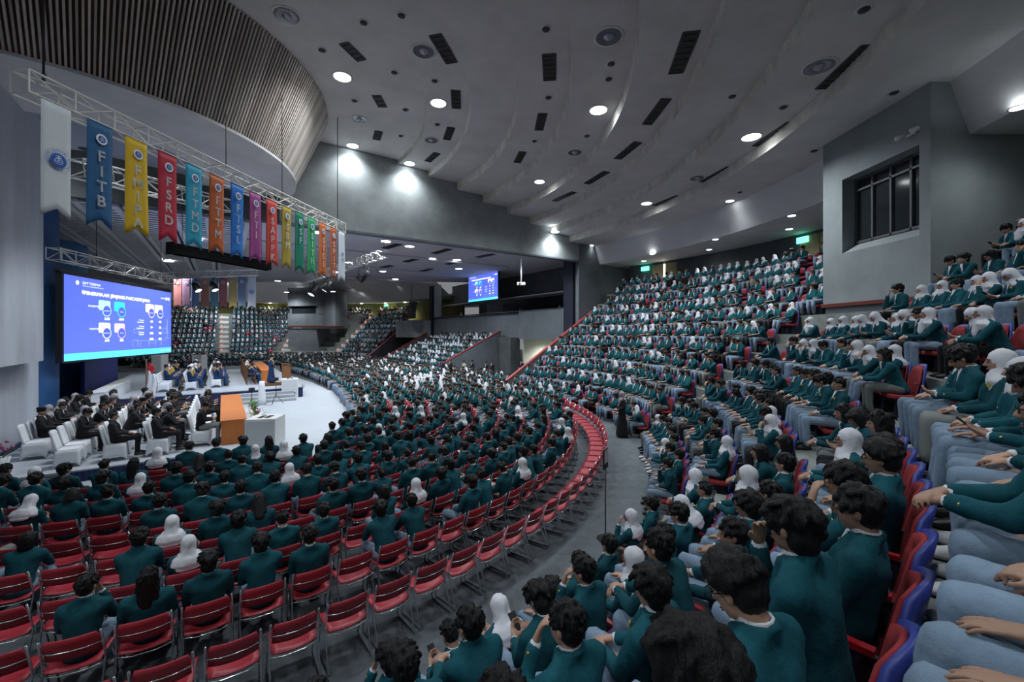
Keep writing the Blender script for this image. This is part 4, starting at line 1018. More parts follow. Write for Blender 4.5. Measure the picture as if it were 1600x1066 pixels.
def skinmesh(name, hulls, m, vox=.012, sm=3, faces=1200, ruffle=0, freq=30):
    mb = MB()
    for h in hulls: mb.add(*hull(h))
    me = mb.mesh(name, m); o = bpy.data.objects.new(name, me)
    r = o.modifiers.new('r', 'REMESH'); r.mode = 'VOXEL'; r.voxel_size = vox
    s = o.modifiers.new('s', 'SMOOTH'); s.factor = .5; s.iterations = sm
    e = evalmesh(o)
    if ruffle:
        nrm = [v.normal.copy() for v in e.vertices]
        for v, n_ in zip(e.vertices, nrm):
            q = v.co*freq; v.co += n_*ruffle*(noise.noise(Vector((q.x, q.y, q.z*.45)))+.5*noise.noise(q*2.3))
    o2 = bpy.data.objects.new(name, e); dc = o2.modifiers.new('d', 'DECIMATE'); dc.ratio = min(1, faces/max(1, len(e.polygons)*2))
    out = evalmesh(o2); out.name = name
    for x in (o, o2): bpy.data.objects.remove(x)
    bpy.data.meshes.remove(me); bpy.data.meshes.remove(e)
    out.materials.clear(); out.materials.append(m)
    out.polygons.foreach_set('use_smooth', [True]*len(out.polygons)); out.update()
    return out
def lowmesh(me, faces):
    o = bpy.data.objects.new('low', me); dc = o.modifiers.new('d', 'DECIMATE'); dc.ratio = min(1, faces/max(1, sum(len(p.vertices)-2 for p in me.polygons)))
    e = evalmesh(o); bpy.data.objects.remove(o); e.calc_loop_triangles()
    v = np.array([x.co[:] for x in e.vertices]); t = np.array([x.vertices[:] for x in e.loop_triangles]); bpy.data.meshes.remove(e)
    return v, t
def V(*a): return Vector(a)
def hand(W, d, nrm, side, curl):
    """palm, four fingers of unequal length bent at the knuckles, thumb from the side of the palm"""
    d = d.normalized(); nrm = (nrm-d*nrm.dot(d)).normalized(); lat = d.cross(nrm).normalized()*side; H = []
    R = Matrix((lat, d, nrm)).transposed().to_4x4()
    H.append([(W, .026), (W+d*.05, (.036, .03, .015), R), (W+d*.085, (.038, .012, .013), R)])
    for k, L in enumerate((.036, .041, .038, .030)):
        p = W+d*.088+lat*(k-1.5)*.0205; dd = d+lat*(k-1.5)*.05
        for q, f in enumerate((1.0, .75, .55)):
            a = curl*(q+.6); e = (dd.normalized()*math.cos(a)+nrm*math.sin(a)); n_ = p+e*L*f
            H.append([(p, .0088-.0006*q), (n_, .0080-.0006*q)]); p = n_
    p = W+d*.025-lat*.030; q = p+d*.032-lat*.022+nrm*.014; e = q+d*.030-lat*.004+nrm*.012
    H += [[(W+d*.02-lat*.012, .018), (p, .0125), (q, .0105)], [(q, .0100), (e, .0085)]]
    return H
class Pose: pass
def make_pose(lean, yaw, pitch, L, Rr, stand=False, curl=.45, feet=0):
    """lean about the hips, head turn, arms given as (elbow, wrist, hand direction, palm normal)"""
    ps = Pose(); hz = .92 if stand else .50; ps.stand = stand
    def T(x, y, z):                                         # torso point, z measured from the hips
        return V(x, z*math.sin(lean)+y*math.cos(lean), hz+z*math.cos(lean)-y*math.sin(lean))
    ps.T = T
    neck = T(0, -.015, .525); HM = Matrix.Translation(neck) @ Euler((-pitch, 0, yaw)).to_matrix().to_4x4() @ Matrix.Translation((0, .022, .112))
    ps.HM = HM; h = lambda x, y, z: HM @ V(x, y, z)
    R3 = HM.to_3x3().to_4x4()
    B = [[(h(0, -.012, .028), (.074, .092, .088), R3), (h(0, .012, -.02), (.066, .078, .08), R3)],
         [(h(0, .02, -.02), (.062, .068, .06), R3), (h(0, .050, -.088), (.026, .022, .020), R3), (h(-.038, .018, -.062), .022), (h(.038, .018, -.062), .022)],
         [(h(0, .084, .012), .010), (h(0, .106, -.026), .011), (h(0, .088, -.032), (.018, .010, .008), R3)],
         [(h(0, .080, -.062), (.020, .010, .006), R3)],
         [(h(-.03, .074, .024), (.022, .012, .008), R3)], [(h(.03, .074, .024), (.022, .012, .008), R3)],
         [(h(0, -.03, -.05), .052), (T(0, -.02, .50), .056)],
         [(T(0, -.02, .50), .055), (T(0, -.02, .30), .09), (T(0, 0, 0), .09)]]
    for s in (-1, 1): B.append([(h(s*.074, -.008, -.008), (.009, .017, .027), R3)])
    J = []; S = []; ps.wr = {}; ps_c = []
    sh = {s: T(s*.178, -.026, .432) for s in (-1, 1)}
    for s, A in ((-1, L), (1, Rr)):
        E = V(*A[0]); W = V(*A[1]); fd = (W-E).normalized()
        if stand: pass
        B += [[(sh[s], .04), (E, .036)], [(E, .036), (W, .025)]]+hand(W, V(*A[2]), V(*A[3]), s, curl)
        J += [[(sh[s], .070), (E, .053)], [(E, .053), (W-fd*.035, .043)]]
        ps_c.append([(W-fd*.035, .035), (W-fd*.018, .034)]); ps.wr[s] = (W, V(*A[2]).normalized())
    J += [[(T(0, 0, -.03), (.175, .14, .09)), (T(0, -.012, .16), (.16, .12, .1))], [(T(0, -.012, .16), (.16, .12, .1)), (T(0, -.022, .36), (.188, .122, .1))],
          [(T(0, -.026, .35), (.18, .118, .10)), (sh[-1], .07), (sh[1], .07)], [(sh[-1], .055), (sh[1], .055), (T(0, -.024, .538), (.066, .062, .018))]]
    for s in (-1, 1): J.append([(T(s*.058, .045, .522), .014), (T(s*.036, .108, .36), .016), (T(s*.02, .118, .24), .012)])
    J += [[(T(s*.066, -.02, .525), .017), (T(s*.05, -.066, .535), .017), (T(0, -.085, .535), .018)] for s in (-1, 1)]
    S += [[(T(-.03, .052, .515), .012), (T(.03, .052, .515), .012), (T(0, .112, .28), .012)]]
    ring = [T(.056*math.cos(a), -.016+.056*math.sin(a), .547-.004*math.sin(a)) for a in np.linspace(0, 2*PI, 13)[:-1]]
    S += [[(ring[i], .006), (ring[(i+1) % 12], .006), (ring[i]-V(0, 0, .02), .009), (ring[(i+1) % 12]-V(0, 0, .02), .009)] for i in range(12)]
    TR = []; SH = []
    for s in (-1, 1):
        if stand: hip, kn, an = V(s*.09, 0, .90), V(s*.10, .03, .49), V(s*.105, 0, .11)
        else: hip, kn, an = V(s*.09, .02, .50), V(s*.125, .45, .515), V(s*.125, .44+feet, .115)
        TR += [[(hip, .095), (kn, .068)], [(kn, .068), (an, .056)]]
        B += [[(T(0, 0, 0), .08), (hip, .06), (kn, .045)], [(kn, .045), (an, .035)], [(an, .035), (an+V(0, 0, -.06), .03)]]
        SH.append([(an+V(0, -.035, -.075), (.038, .045, .037)), (an+V(s*.012, .13, -.082), (.045, .05, .030)), (an+V(0, .03, -.06), (.036, .05, .05))])
    TR.append([(T(0, 0, 0), (.168, .135, .09)), (V(-.09, .04, hz), .09), (V(.09, .04, hz), .09)])
    if stand: SK = [[(V(0, 0, .95), (.16, .13, .1)), (V(0, 0, .55), (.19, .17, .1))], [(V(0, 0, .55), (.19, .17, .1)), (V(0, 0, .09), (.25, .24, .06))]]
    else: SK = [[(V(0, 0, .50), (.17, .14, .095)), (V(-.14, .44, .515), .072), (V(.14, .44, .515), .072)], [(V(-.14, .44, .515), .072), (V(.14, .44, .515), .072), (V(-.18, .45, .13), .06), (V(.18, .45, .13), .06)]]
    ps.h = dict(cuff=ps_c, body=B, jacket=J, shirt=S, trousers=TR, skirt=SK, shoes=SH)
    return ps
Z0 = (0, 0, -1)
POSES = [
    make_pose(-.12, .0, .08, ((-.212, .02, .70), (-.075, .26, .635), (.65, .7, -.1), (.2, 0, -1)), ((.212, .02, .70), (.075, .25, .645), (-.65, .7, -.1), (-.2, 0, -1))),
    make_pose(.42, .10, .0, ((-.19, .33, .68), (-.055, .53, .66), (.75, .6, -.1), (.3, -.2, -1)), ((.19, .33, .68), (.05, .54, .675), (-.75, .6, -.1), (-.3, -.2, -1)), curl=.6),
    make_pose(.16, -.18, .10, ((-.21, .10, .71), (-.05, .28, .65), (.8, .45, -.1), (0, 0, -1)), ((.19, .27, .68), (.075, .265, .985), (-.25, -.15, .9), (-.6, -.7, 0)), curl=.55),
    make_pose(.10, .0, .48, ((-.21, .09, .72), (-.085, .31, .72), (.55, .75, .25), (.5, -.2, .8)), ((.21, .09, .72), (.085, .31, .72), (-.55, .75, .25), (-.5, -.2, .8)), curl=.5),
    make_pose(-.20, .35, -.02, ((-.22, -.02, .70), (-.14, .27, .625), (.05, 1, -.12), (0, 0, -1)), ((.22, -.02, .70), (.14, .27, .625), (-.05, 1, -.12), (0, 0, -1)), curl=.22, feet=.08),
]
STANDP = make_pose(.03, .1, .05, ((-.24, .0, 1.12), (-.12, .18, 1.02), (.8, .5, 0), (0, 0, -1)), ((.24, .0, 1.12), (.12, .18, 1.03), (-.8, .5, 0), (0, 0, -1)), stand=True)
PDESC = ['hands folded', 'leaning forward', 'chin in hand', 'reading a phone', 'hands on knees']
def addface(me, HM):
    """dark eyes, brows and lips as small raised pieces of the same body mesh"""
    mb = MB(); R3 = HM.to_3x3().to_4x4()
    for s in (-1, 1):
        mb.add(*hull([(HM @ V(s*.031, .0815, .004), (.0135, .006, .0055), R3)]), mi=1)
        mb.add(*hull([(HM @ V(s*.016, .089, .028), .0042), (HM @ V(s*.046, .076, .030), .0042)]), mi=1)
    mb.add(*hull([(HM @ V(0, .0885, -.0585), (.021, .004, .0045), R3)]), mi=2); mb.add(*hull([(HM @ V(0, .087, -.068), (.017, .005, .005), R3)]), mi=2)
    bm = bmesh.new(); bm.from_mesh(me); off = len(bm.verts); vs = [bm.verts.new(p) for p in mb.v]
    for f, mi in zip(mb.f, mb.m):
        q = bm.faces.new([vs[i] for i in f]); q.material_index = mi; q.smooth = True
    bm.to_mesh(me); bm.free(); me.materials.append(M_eye); me.materials.append(M_lip)
for ps in POSES+[STANDP]:
    ps.m = {}
    ps.m['body'] = skinmesh('body', ps.h['body'], M_skin, .0065, 2, 5200)
    ps.low = {'body': lowmesh(ps.m['body'], 130)}
    addface(ps.m['body'], ps.HM)
    ps.m['jacket'] = skinmesh('blazer', ps.h['jacket'], M_teal, .014, 3, 1900, .008, 15); ps.low['jacket'] = lowmesh(ps.m['jacket'], 70)
    ps.m['trousers'] = skinmesh('trousers', ps.h['trousers'], M_trblue, .015, 3, 1200, .008, 13); ps.low['trousers'] = lowmesh(ps.m['trousers'], 46)
    ps.m['skirt'] = skinmesh('skirt', ps.h['skirt'], M_trblue, .016, 3, 900, .010, 10)
    mb = MB()
    for h_ in ps.h['shirt']: mb.add(*hull(h_), smooth=True)
    ps.m['shirt'] = mb.mesh('shirt', M_shirt)
    ps.low['shirt'] = hull([(ps.T(-.03, .07, .53), .014), (ps.T(.03, .07, .53), .014), (ps.T(0, .115, .32), .014)])
    ps.low['shirt'] = (np.array(ps.low['shirt'][0]), np.array([f for f in ps.low['shirt'][1] if len(f) == 3]))
    ps.m['shoe'] = [MB().add(*hull(h_), smooth=True).mesh('shoe', M_shoe_w) for h_ in ps.h['shoes']]
    ps.m['cuff'] = [MB().add(*hull(h_), smooth=True).mesh('shirt_cuff', M_shirt) for h_ in ps.h['cuff']]
# hair and headwear, in head coordinates
CAP = [[(V(0, -.016, .042), (.084, .101, .088))], [(V(0, -.045, -.005), (.080, .068, .085))]]
rnd = random.Random(3)
def tufts(n, r, L, wild=.25, zmin=.03):
    """locks that run from the crown outwards and down"""
    out = []; c = V(.01, -.035, .135)
    while len(out) < n:
        a = rnd.uniform(0, 2*PI); e = rnd.uniform(-.25, PI/2)
        p = V(.082*math.cos(e)*math.cos(a), -.016+.099*math.cos(e)*math.sin(a), .042+.087*math.sin(e))
        if p.z < zmin and p.y > -.01: continue
        if p.z < zmin+.035 and p.y > .055: continue
        q = p-V(0, -.016, .03); nrm = V(q.x/.0068, q.y/.0098, q.z/.0074).normalized()
        d = p-c; d = d-nrm*d.dot(nrm); d = (d.normalized()+V(rnd.uniform(-wild, wild), rnd.uniform(-wild, wild), rnd.uniform(-wild, wild))).normalized() if d.length > .005 else V(1, 0, 0)
        l_ = L*rnd.uniform(.6, 1.2)
        out.append([(p+nrm*.003, r*rnd.uniform(.8, 1.2)), (p+d*l_*.6+nrm*.008, r*.8), (p+d*l_-nrm*.002, r*.3)])
    return out
HAIR = {
    'short': skinmesh('hair', CAP+tufts(85, .0125, .045), M_hair, .0065, 1, 1900, .003, 90),
    'curly': skinmesh('hair', CAP+tufts(110, .021, .016, 1.2), M_hair, .0075, 1, 2200, .006, 80),
    'crop': skinmesh('hair', [[(V(0, -.016, .040), (.078, .095, .081))], [(V(0, -.043, -.005), (.074, .061, .07))]]+tufts(40, .009, .025), M_hair, .0065, 1, 1300, .003, 80),
    'mop': skinmesh('hair', CAP+[[(V(0, -.05, -.03), (.084, .066, .085))], [(V(-.066, .01, .02), (.014, .035, .05))], [(V(.066, .01, .02), (.014, .035, .05))]]+tufts(75, .016, .062, .4)+[[(V(x, .070, .088), .018), (V(x*1.2, .094, .058), .013), (V(x*1.3+.01, .096, .034), .005)] for x in (-.05, -.03, -.01, .012, .032, .05)], M_hair, .007, 1, 2200, .003, 80),
    'long': skinmesh('hair', CAP+[[(V(0, -.05, 0), (.09, .07, .1)), (V(0, -.085, -.24), (.078, .038, .07))], [(V(-.075, .0, .02), (.022, .05, .06)), (V(-.095, -.03, -.18), (.028, .04, .08))], [(V(.075, .0, .02), (.022, .05, .06)), (V(.095, -.03, -.18), (.028, .04, .08))]]+tufts(30, .013, .06), M_hair, .008, 1, 1900, .004, 60),
    'bob': skinmesh('hair', CAP+[[(V(0, -.05, 0), (.092, .07, .09)), (V(0, -.06, -.10), (.095, .06, .05))], [(V(-.076, .01, .03), (.022, .05, .06)), (V(-.085, .0, -.09), (.022, .04, .05))], [(V(.076, .01, .03), (.022, .05, .06)), (V(.085, .0, -.09), (.022, .04, .05))], [(V(-.05, .078, .06), .022), (V(.05, .078, .06), .022)]], M_hair, .010, 2, 1200, .005, 40),
    'bun': skinmesh('hair', CAP+[[(V(0, -.12, .03), (.045, .04, .045))]]+tufts(24, .010, .05), M_hair, .008, 1, 1200, .003, 60),
    'scarf': skinmesh('headscarf', [[(V(0, -.026, .028), (.096, .106, .108)), (V(0, -.03, -.05), (.094, .092, .09))], [(V(0, -.03, -.06), (.092, .088, .07)), (V(0, .01, -.135), (.10, .09, .05))], [(V(0, -.01, -.12), (.10, .095, .05)), (V(0, -.03, -.175), (.20, .145, .045))], [(V(0, -.03, -.17), (.20, .14, .04)), (V(0, -.06, -.25), (.215, .125, .05))], [(V(0, .04, -.13), (.08, .06, .05)), (V(.02, .085, -.30), (.10, .03, .08))], [(V(0, -.08, -.1), (.09, .05, .08)), (V(0, -.13, -.30), (.15, .03, .05))]], M_hijab, .011, 4, 1800, .009, 20),
    'peci': skinmesh('cap', [[(V(0, -.016, .04), (.081, .099, .08))], [(V(0, -.02, .075), (.086, .104, .012)), (V(0, -.02, .135), (.080, .098, .012))]], M_hair, .009, 1, 800),
}
HLOW = {k: lowmesh(v, 44 if k != 'scarf' else 60) for k, v in HAIR.items()}
HDESC = {'short': 'short black hair', 'curly': 'curly black hair', 'crop': 'cropped black hair', 'mop': 'shaggy black hair', 'long': 'long black hair', 'bob': 'bobbed black hair', 'bun': 'black hair in a bun', 'scarf': 'a white headscarf', 'peci': 'a black cap'}
me_glasses = MB()
for s in (-1, 1):
    me_glasses.tube([(s*.033+.022*math.cos(2*PI*j/12), .101, .004+.017*math.sin(2*PI*j/12)) for j in range(12)], .0022, 4, closed=True)
    me_glasses.tube([(s*.055, .100, .008), (s*.078, .05, .01), (s*.083, -.01, .008)], .0022, 4)
me_glasses.tube([(-.011, .103, .006), (.011, .103, .006)], .002, 4)
me_glasses = me_glasses.mesh('glasses', M_black)
me_phone = MB().box((0, 0, 0), (.072, .15, .009)).mesh('phone', M_phone)
me_patch = MB().box((0, 0, 0), (.035, .006, .04)).mesh('crest_patch', mat('yellow_crest', (.55, .42, .03), .6))
me_btn = MB().lathe([(.011, 0), (.010, .004), (.001, .005)], 8).mesh('cuff_button', M_gold_btn)
def omat(o, m):
    o.material_slots[0].link = 'OBJECT'; o.material_slots[0].material = m
def person(ps, hair, loc, rz, label, cat='person', grp=None, jacket=M_teal, legs='trousers', legm=M_trblue, shoem=M_shoe_b, headm=None, glasses=False, mirror=False, scale=1.0, extras=True, gown=False, phone=False):
    o = link('person', ps.m['body']); o.location = loc; o.rotation_euler = (0, 0, rz); o.scale = (-scale if mirror else scale, scale, scale)
    tag(o, label, cat, grp)
    j = link('blazer', ps.m['jacket'], o); omat(j, jacket) if jacket is not M_teal else None
    l = link(legs, ps.m[legs], o); omat(l, legm) if legm is not M_trblue else None
    link('shirt', ps.m['shirt'], o)
    for q in ps.m['shoe']:
        f = link('shoe', q, o); omat(f, shoem) if shoem is not M_shoe_w else None
    k = link('headscarf' if hair == 'scarf' else ('cap' if hair == 'peci' else 'hair'), HAIR[hair], o, ps.HM)
    if headm: omat(k, headm)
    if glasses: link('glasses', me_glasses, o, ps.HM)
    if extras:
        for q in ps.m['cuff']: link('shirt_cuff', q, o)
        link('crest_patch', me_patch, j, Matrix.Translation(ps.T(.085, .088, .40)) @ Matrix.Rotation(-.35, 4, 'Z'))
        for s in (-1, 1):
            W, d = ps.wr[s]; E = Vector(ps.h['jacket'][0 if s < 0 else 2][1][0]); fd = (W-E).normalized()
            link('cuff_button', me_btn, j, Matrix.Translation(W-fd*.06+V(s*.043, 0, .014)) @ (V(s, 0, .35)).to_track_quat('Z', 'Y').to_matrix().to_4x4())
    if phone:
        W = (ps.wr[-1][0]+ps.wr[1][0])/2; link('phone', me_phone, o, Matrix.Translation(W+V(0, .10, .055)) @ Matrix.Rotation(.7, 4, 'X'))
    if gown:
        link('gown_collar', me_hood[ps], o)
    return o
me_hood = {}
for ps in POSES+[STANDP]:
    mb = MB()
    for s in (-1, 1):
        mb.add(*hull([(ps.T(s*.10, -.04, .535), .03), (ps.T(s*.075, .085, .40), .03)]), smooth=True); mb.add(*hull([(ps.T(s*.075, .085, .40), .03), (ps.T(s*.05, .125, .18), .022)]), smooth=True)
        mb.add(*hull([(ps.T(s*.11, -.04, .53), .03), (ps.T(0, -.145, .36), .03)]), smooth=True)
    me_hood[ps] = mb.mesh('gown_collar', M_gold)
# ------------------------------------------------------------------ where everybody sits
rnd = random.Random(11)
def inframe(p, m=60):
    if p.y < .25: return False
    x, y = proj(p); return -m < x < 1600+m and y < 1066+m*2.5
def scarfy(p, rate):
    return rnd.random() < rate*(1.0+1.6*noise.noise(Vector((p.x*.28, p.y*.28, p.z*.5+4))))
SEATS = []         # dicts: pos, rz, kind ('fold','stand',''), occupied, row text, index
def add_row(pts, kind, occ, rowtxt, rate, extra=None):
    k = 0
    for (p, rz) in pts:
        kn = V(-math.sin(rz), math.cos(rz), 0)*.48+V(0, 0, .5)
        if not (inframe(p+V(0, 0, .5)) or inframe(p+V(0, 0, 1.2)) or inframe(p+kn, 20)): continue
        k += 1
        SEATS.append(dict(p=p, rz=rz, kind=kind, occ=rnd.random() < (occ(p) if callable(occ) else occ), row=rowtxt, n=k, sc=scarfy(p, rate)))
# near floor block: curved rows of red chairs
def floor_ok(p):
    s, t = tohall(p.x, p.y)
    if t < 22.6: return s > -7.1-(t-19.6)*.55
    return True
NFL = 10
for k in range(NFL):
    R = 12.80-.87*k; pts = []; n = int(math.radians(150)*R/.54)
    for j in range(n):
        ph = -56+math.degrees(j*.54/R)
        if ph > 74: break
        p = arc(R, ph); d = CSV-p
        if floor_ok(p): pts.append((p, face(d)))
    if k == 0: occ = 0.0
    else:
        def occ(p, k=k):
            x, y = proj(p+V(0, 0, 1))
            if k == 1: return .66 if x < 450 else .80
            if k == 2: return .52 if x < 330 else .86
            if k == 3: return .55 if x < 330 else .90
            if k == 4: return .55 if x < 200 else .93
            return .95
    add_row(pts, 'fold', occ, ['outermost empty', 'second', 'third', 'fourth', 'fifth', 'sixth', 'seventh', 'eighth', 'ninth', 'tenth'][k]+' curved floor row', .10)
# near stand
for i in range(NROW):
    R = RR(i); pts = []; step = math.degrees(.57/R); ph = 2.6 if i >= 2 else -14
    while ph < PEND_N(R)-2.0:
        p = arc(R, ph, ZR(i)); bad = any(abs(ph-a)*R*PI/180 < .75 for a in AISLES[1:]) or (i >= 2 and abs(ph)*R*PI/180 < .7)
        if bx0-1.0 < p.x < bx1+1 and by0-.5 < p.y < by1+.6: bad = True
        if math.hypot(p.x, p.y) < 1.05: bad = True
        if i > 4 and p.y < .3: bad = True
        if not bad: pts.append((p, face(CSV-p)))
        ph += step
    add_row(pts, 'stand', lambda p: .97 if p.y < 30 else .95, '%s right stand row' % ORD[i+1], .20 if i < 4 else .34)
# far stand
fc = hall(SS, -TT)
for i in range(NROW):
    R = RR(i); step = math.degrees(.56/R); ph = -30; pts = []
    while ph < PEND_F(R)-1.5:
        p = arc(R, ph, ZR(i), True)
        if not any(abs(ph-a)*R*PI/180 < .85 for a in AISLES+(-26,)) and not (abs(p.x+28.4) < 4.9 and 57.6 < p.y < 66): pts.append((p, face(fc-p)))
        ph += step
    add_row(pts, 'far', .97, '', .55)
# middle floor block facing the stage, and the far floor block
NEARP = np.array([q['p'][:2] for q in SEATS])
for k in range(22):
    s = -4.4+.80*k; pts = []; t = -13.0
    while t < 21:
        p = hall(s-.006*(t-1)**2, t); q = tohall(p.x, p.y); Rn = math.hypot(q[0]-SS, q[1]-TT)
        ok = not (-.5 < t-6.0 < .5) and (t < 12.4 or Rn < 13.6)
        if q[0] > 3.2 and t < 3.0: ok = False
        if q[0] > 5.0: ok = False
        if ok and np.min(np.hypot(NEARP[:, 0]-p.x, NEARP[:, 1]-p.y)) < .85: ok = False
        if ok: pts.append((p, face(-Vector((UA[0], UA[1], 0)))))
        t += .55
    add_row(pts, 'mid', .95, '', .22)
for k in range(9):
    R = 13.2-.85*k; step = math.degrees(.55/R); ph = -40; pts = []
    while ph < 78:
        p = arc(R, ph, 0, True); s, t = tohall(p.x, p.y)
        if t < -12.5 and (s > -6.5 or t < -19): pts.append((p, face(fc-p)))
        ph += step
    add_row(pts, 'mid', .93, '', .30)
for i in range(NCT):                                             # centre tiers
    pts = []; t = CT0+.4
    while t < CT1-.4:
        pts.append((hall(3.6+.86*i+.55, t, ZC(i)), face(-Vector((UA[0], UA[1], 0))))); t += .55
    add_row(pts, 'far', .97, '', .30 if i % 2 else .62)
def size(s): return (s['p']+V(0, 0, .9)-V(0, 0, CAMZ)).length
SEATS.sort(key=size)
# ------------------------------------------------------------------ individuals near the camera, the rest as one crowd
NIND = 300
cnt = dict(p=0, fold=0, stand=0); CROWD = []; FOLDX = []; STANDX = []
MH = ['short', 'short', 'mop', 'curly', 'crop', 'short', 'mop']
for s in SEATS:
    p, rz = s['p'], s['rz']+rnd.uniform(-.07, .07)
    where = '%s, %s from %s' % (s['row'], ordn(s['n']), 'left' if s['kind'] == 'fold' else 'near end')
    if s['kind'] == 'fold':
        if cnt['fold'] < NIND:
            cnt['fold'] += 1
            spawn(P_fold, p, s['rz']+rnd.uniform(-.03, .03), 'red chair on chrome frame, '+where, 'chair', 'red chairs in curved floor rows')
        else: FOLDX.append((p, s['rz']))
    elif s['kind'] == 'stand':
        if cnt['stand'] < NIND:
            cnt['stand'] += 1
            spawn(P_seat, p, s['rz'], 'blue and red fixed seat, '+where, 'seat', 'fixed seats of the right stand')
        else: STANDX.append((p, s['rz']))
    elif s['kind'] == 'far': STANDX.append((p, s['rz']))
    else: FOLDX.append((p, s['rz']))
    if not s['occ']: continue
    if size(s) < 4.4: s['sc'] = False
    female = s['sc'] or (rnd.random() < .16 and size(s) > 3.2)
    hair = 'scarf' if s['sc'] else (rnd.choice(['long', 'long', 'bob', 'bun']) if female else rnd.choice(MH))
    w = (.34, .16, .16, .16, .18) if s['kind'] != 'fold' else (.46, .16, .12, .14, .12)
    pi = rnd.choices(range(5), w)[0]
    tr = rnd.choices([M_trblue, M_trgrey, M_trdark], (.74, .11, .15))[0]
    if size(s) < 5 and rnd.random() < .85: tr = M_trblue
    mir = rnd.random() < .5; sc = rnd.uniform(.94, 1.02)*(.96 if female else 1)
    if cnt['p'] < NIND and s['kind'] in ('fold', 'stand'):
        cnt['p'] += 1
        person(POSES[pi], hair, p, rz, 'teal-blazer student with %s, %s' % (HDESC[hair], where), 'person', 'seated students in teal blazers',
               legs='skirt' if female and rnd.random() < .6 else 'trousers', legm=tr, shoem=M_shoe_w if rnd.random() < .45 else M_shoe_b, glasses=rnd.random() < .25, mirror=mir, scale=sc, extras=size(s) < 12, phone=pi == 3)
    else: CROWD.append((p, rz, pi, hair, tr, mir, sc))
# the crowd: one mesh of simplified figures
def merged(name, items, mats, label, cat):
    VS = []; FS = []; MI = []; off = 0
    for (v, t, mi, M) in items:
        q = v @ np.array(M.to_3x3()).T+np.array(M.translation); VS.append(q); FS.append(t+off); MI.append(np.full(len(t), mi)); off += len(v)
    VS = np.concatenate(VS); FS = np.concatenate(FS); MI = np.concatenate(MI).astype(np.int32)
    me = bpy.data.meshes.new(name); me.vertices.add(len(VS)); me.vertices.foreach_set('co', VS.astype(np.float32).ravel())
    me.loops.add(FS.size); me.loops.foreach_set('vertex_index', FS.astype(np.int32).ravel())
    me.polygons.add(len(FS)); me.polygons.foreach_set('loop_start', np.arange(0, FS.size, 3, dtype=np.int32)); me.polygons.foreach_set('loop_total', np.full(len(FS), 3, np.int32))
    for m in mats: me.materials.append(m)
    me.polygons.foreach_set('material_index', MI); me.polygons.foreach_set('use_smooth', np.ones(len(FS), bool)); me.update(calc_edges=True); me.validate()
    return tag(link(name, me), label, cat, kind='stuff')
M_tealc = [mat('crowd_teal_%d' % k, c, .85, spec=.2) for k, c in enumerate(((.006, .088, .108), (.004, .066, .085), (.010, .105, .125)))]
M_hairc = mat('crowd_hair', (.009, .009, .010), .6); M_skinc = mat('crowd_skin', (.42, .25, .175), .6); M_scc = mat('crowd_scarf', (.72, .74, .80), .8)
cm = M_tealc+[M_skinc, M_hairc, M_scc, M_trblue, M_trgrey, M_trdark, M_shirt]
items = []
for (p, rz, pi, hair, tr, mir, sc) in CROWD:
    M = Matrix.Translation(p) @ rotz(rz) @ Matrix.Diagonal((-sc if mir else sc, sc, sc, 1)); ps = POSES[pi]
    items.append((*ps.low['body'], 3, M)); items.append((*ps.low['jacket'], rnd.randrange(3), M)); items.append((*ps.low['trousers'], {M_trblue: 6, M_trgrey: 7, M_trdark: 8}[tr], M))
    items.append((*ps.low['shirt'], 9, M)); items.append((*HLOW[hair], 5 if hair == 'scarf' else 4, M @ ps.HM))
merged('student_crowd', items, cm, 'distant crowd of students in teal blazers filling the stands', 'crowd')
def low_of(o, n): return [(lowmesh(x.data, n), x) for x in [o]+list(o.children)]
def joined_seats(name, lst, proto, n, label, cat):
    parts = [(low_of(x, k)[0][0], x) for x, k in [(proto, n)]+[(c, n) for c in proto.children if c.name.split('.')[0] not in ('pedestal', 'arm_panel')]]
    mats = []; items = []
    for (vt, x) in parts:
        m = x.data.materials[0]
        if m not in mats: mats.append(m)
        for p, rz in lst: items.append((vt[0], vt[1], mats.index(m), Matrix.Translation(p) @ rotz(rz)))
    if items: merged(name, items, mats, label, cat)
joined_seats('far_stand_seats', STANDX, P_seat, 24, 'distant rows of red and blue fixed seats', 'seats')
joined_seats('far_floor_chairs', FOLDX, P_fold, 30, 'distant red floor chairs among the seated students', 'chairs')
# ------------------------------------------------------------------ guests and academics around the stage
FU = Vector((UA[0], UA[1], 0)); rzU = face(FU)
rnd = random.Random(5)
def cover_row(s, t0, n, z, occ, txt, who, step=.62, skip=()):
    for k in range(n):
        p = hall(s, t0-step*k, z+.002)
        spawn(P_cover, p, rzU+rnd.uniform(-.04, .04), 'white covered chair, %s, %s from near end' % (txt, ordn(k+1)), 'chair', 'white covered banquet chairs')
        if k in skip or rnd.random() > occ: continue
        who(p+V(0, 0, .055), '%s, %s from near end' % (txt, ordn(k+1)), k)
def guest(p, where, k):
    fem = rnd.random() < .35; hair = 'scarf' if fem and rnd.random() < .7 else ('long' if fem else rnd.choice(['crop', 'crop', 'short', 'crop', 'peci']))
    person(POSES[rnd.choice([0, 0, 1, 3, 4])], hair, p, rzU+rnd.uniform(-.15, .15), 'dark-suited guest with %s, %s' % ('a grey headscarf' if hair == 'scarf' else HDESC[hair], where), 'person', 'dark-suited guests beside the stage',
           jacket=M_suit, legm=M_trdark if rnd.random() < .8 else M_trgrey, headm=M_hijab2 if hair == 'scarf' else None, extras=False, legs='skirt' if fem else 'trousers')
cover_row(-15.05, 17.9, 9, .30, 1.0, 'side platform wall row', guest, skip=(0,))
cover_row(-14.1, 19.35, 11, .30, 1.0, 'second side platform row', guest, skip=(0, 1))
cover_row(-13.2, 19.3, 11, .30, .95, 'third side platform row', guest)
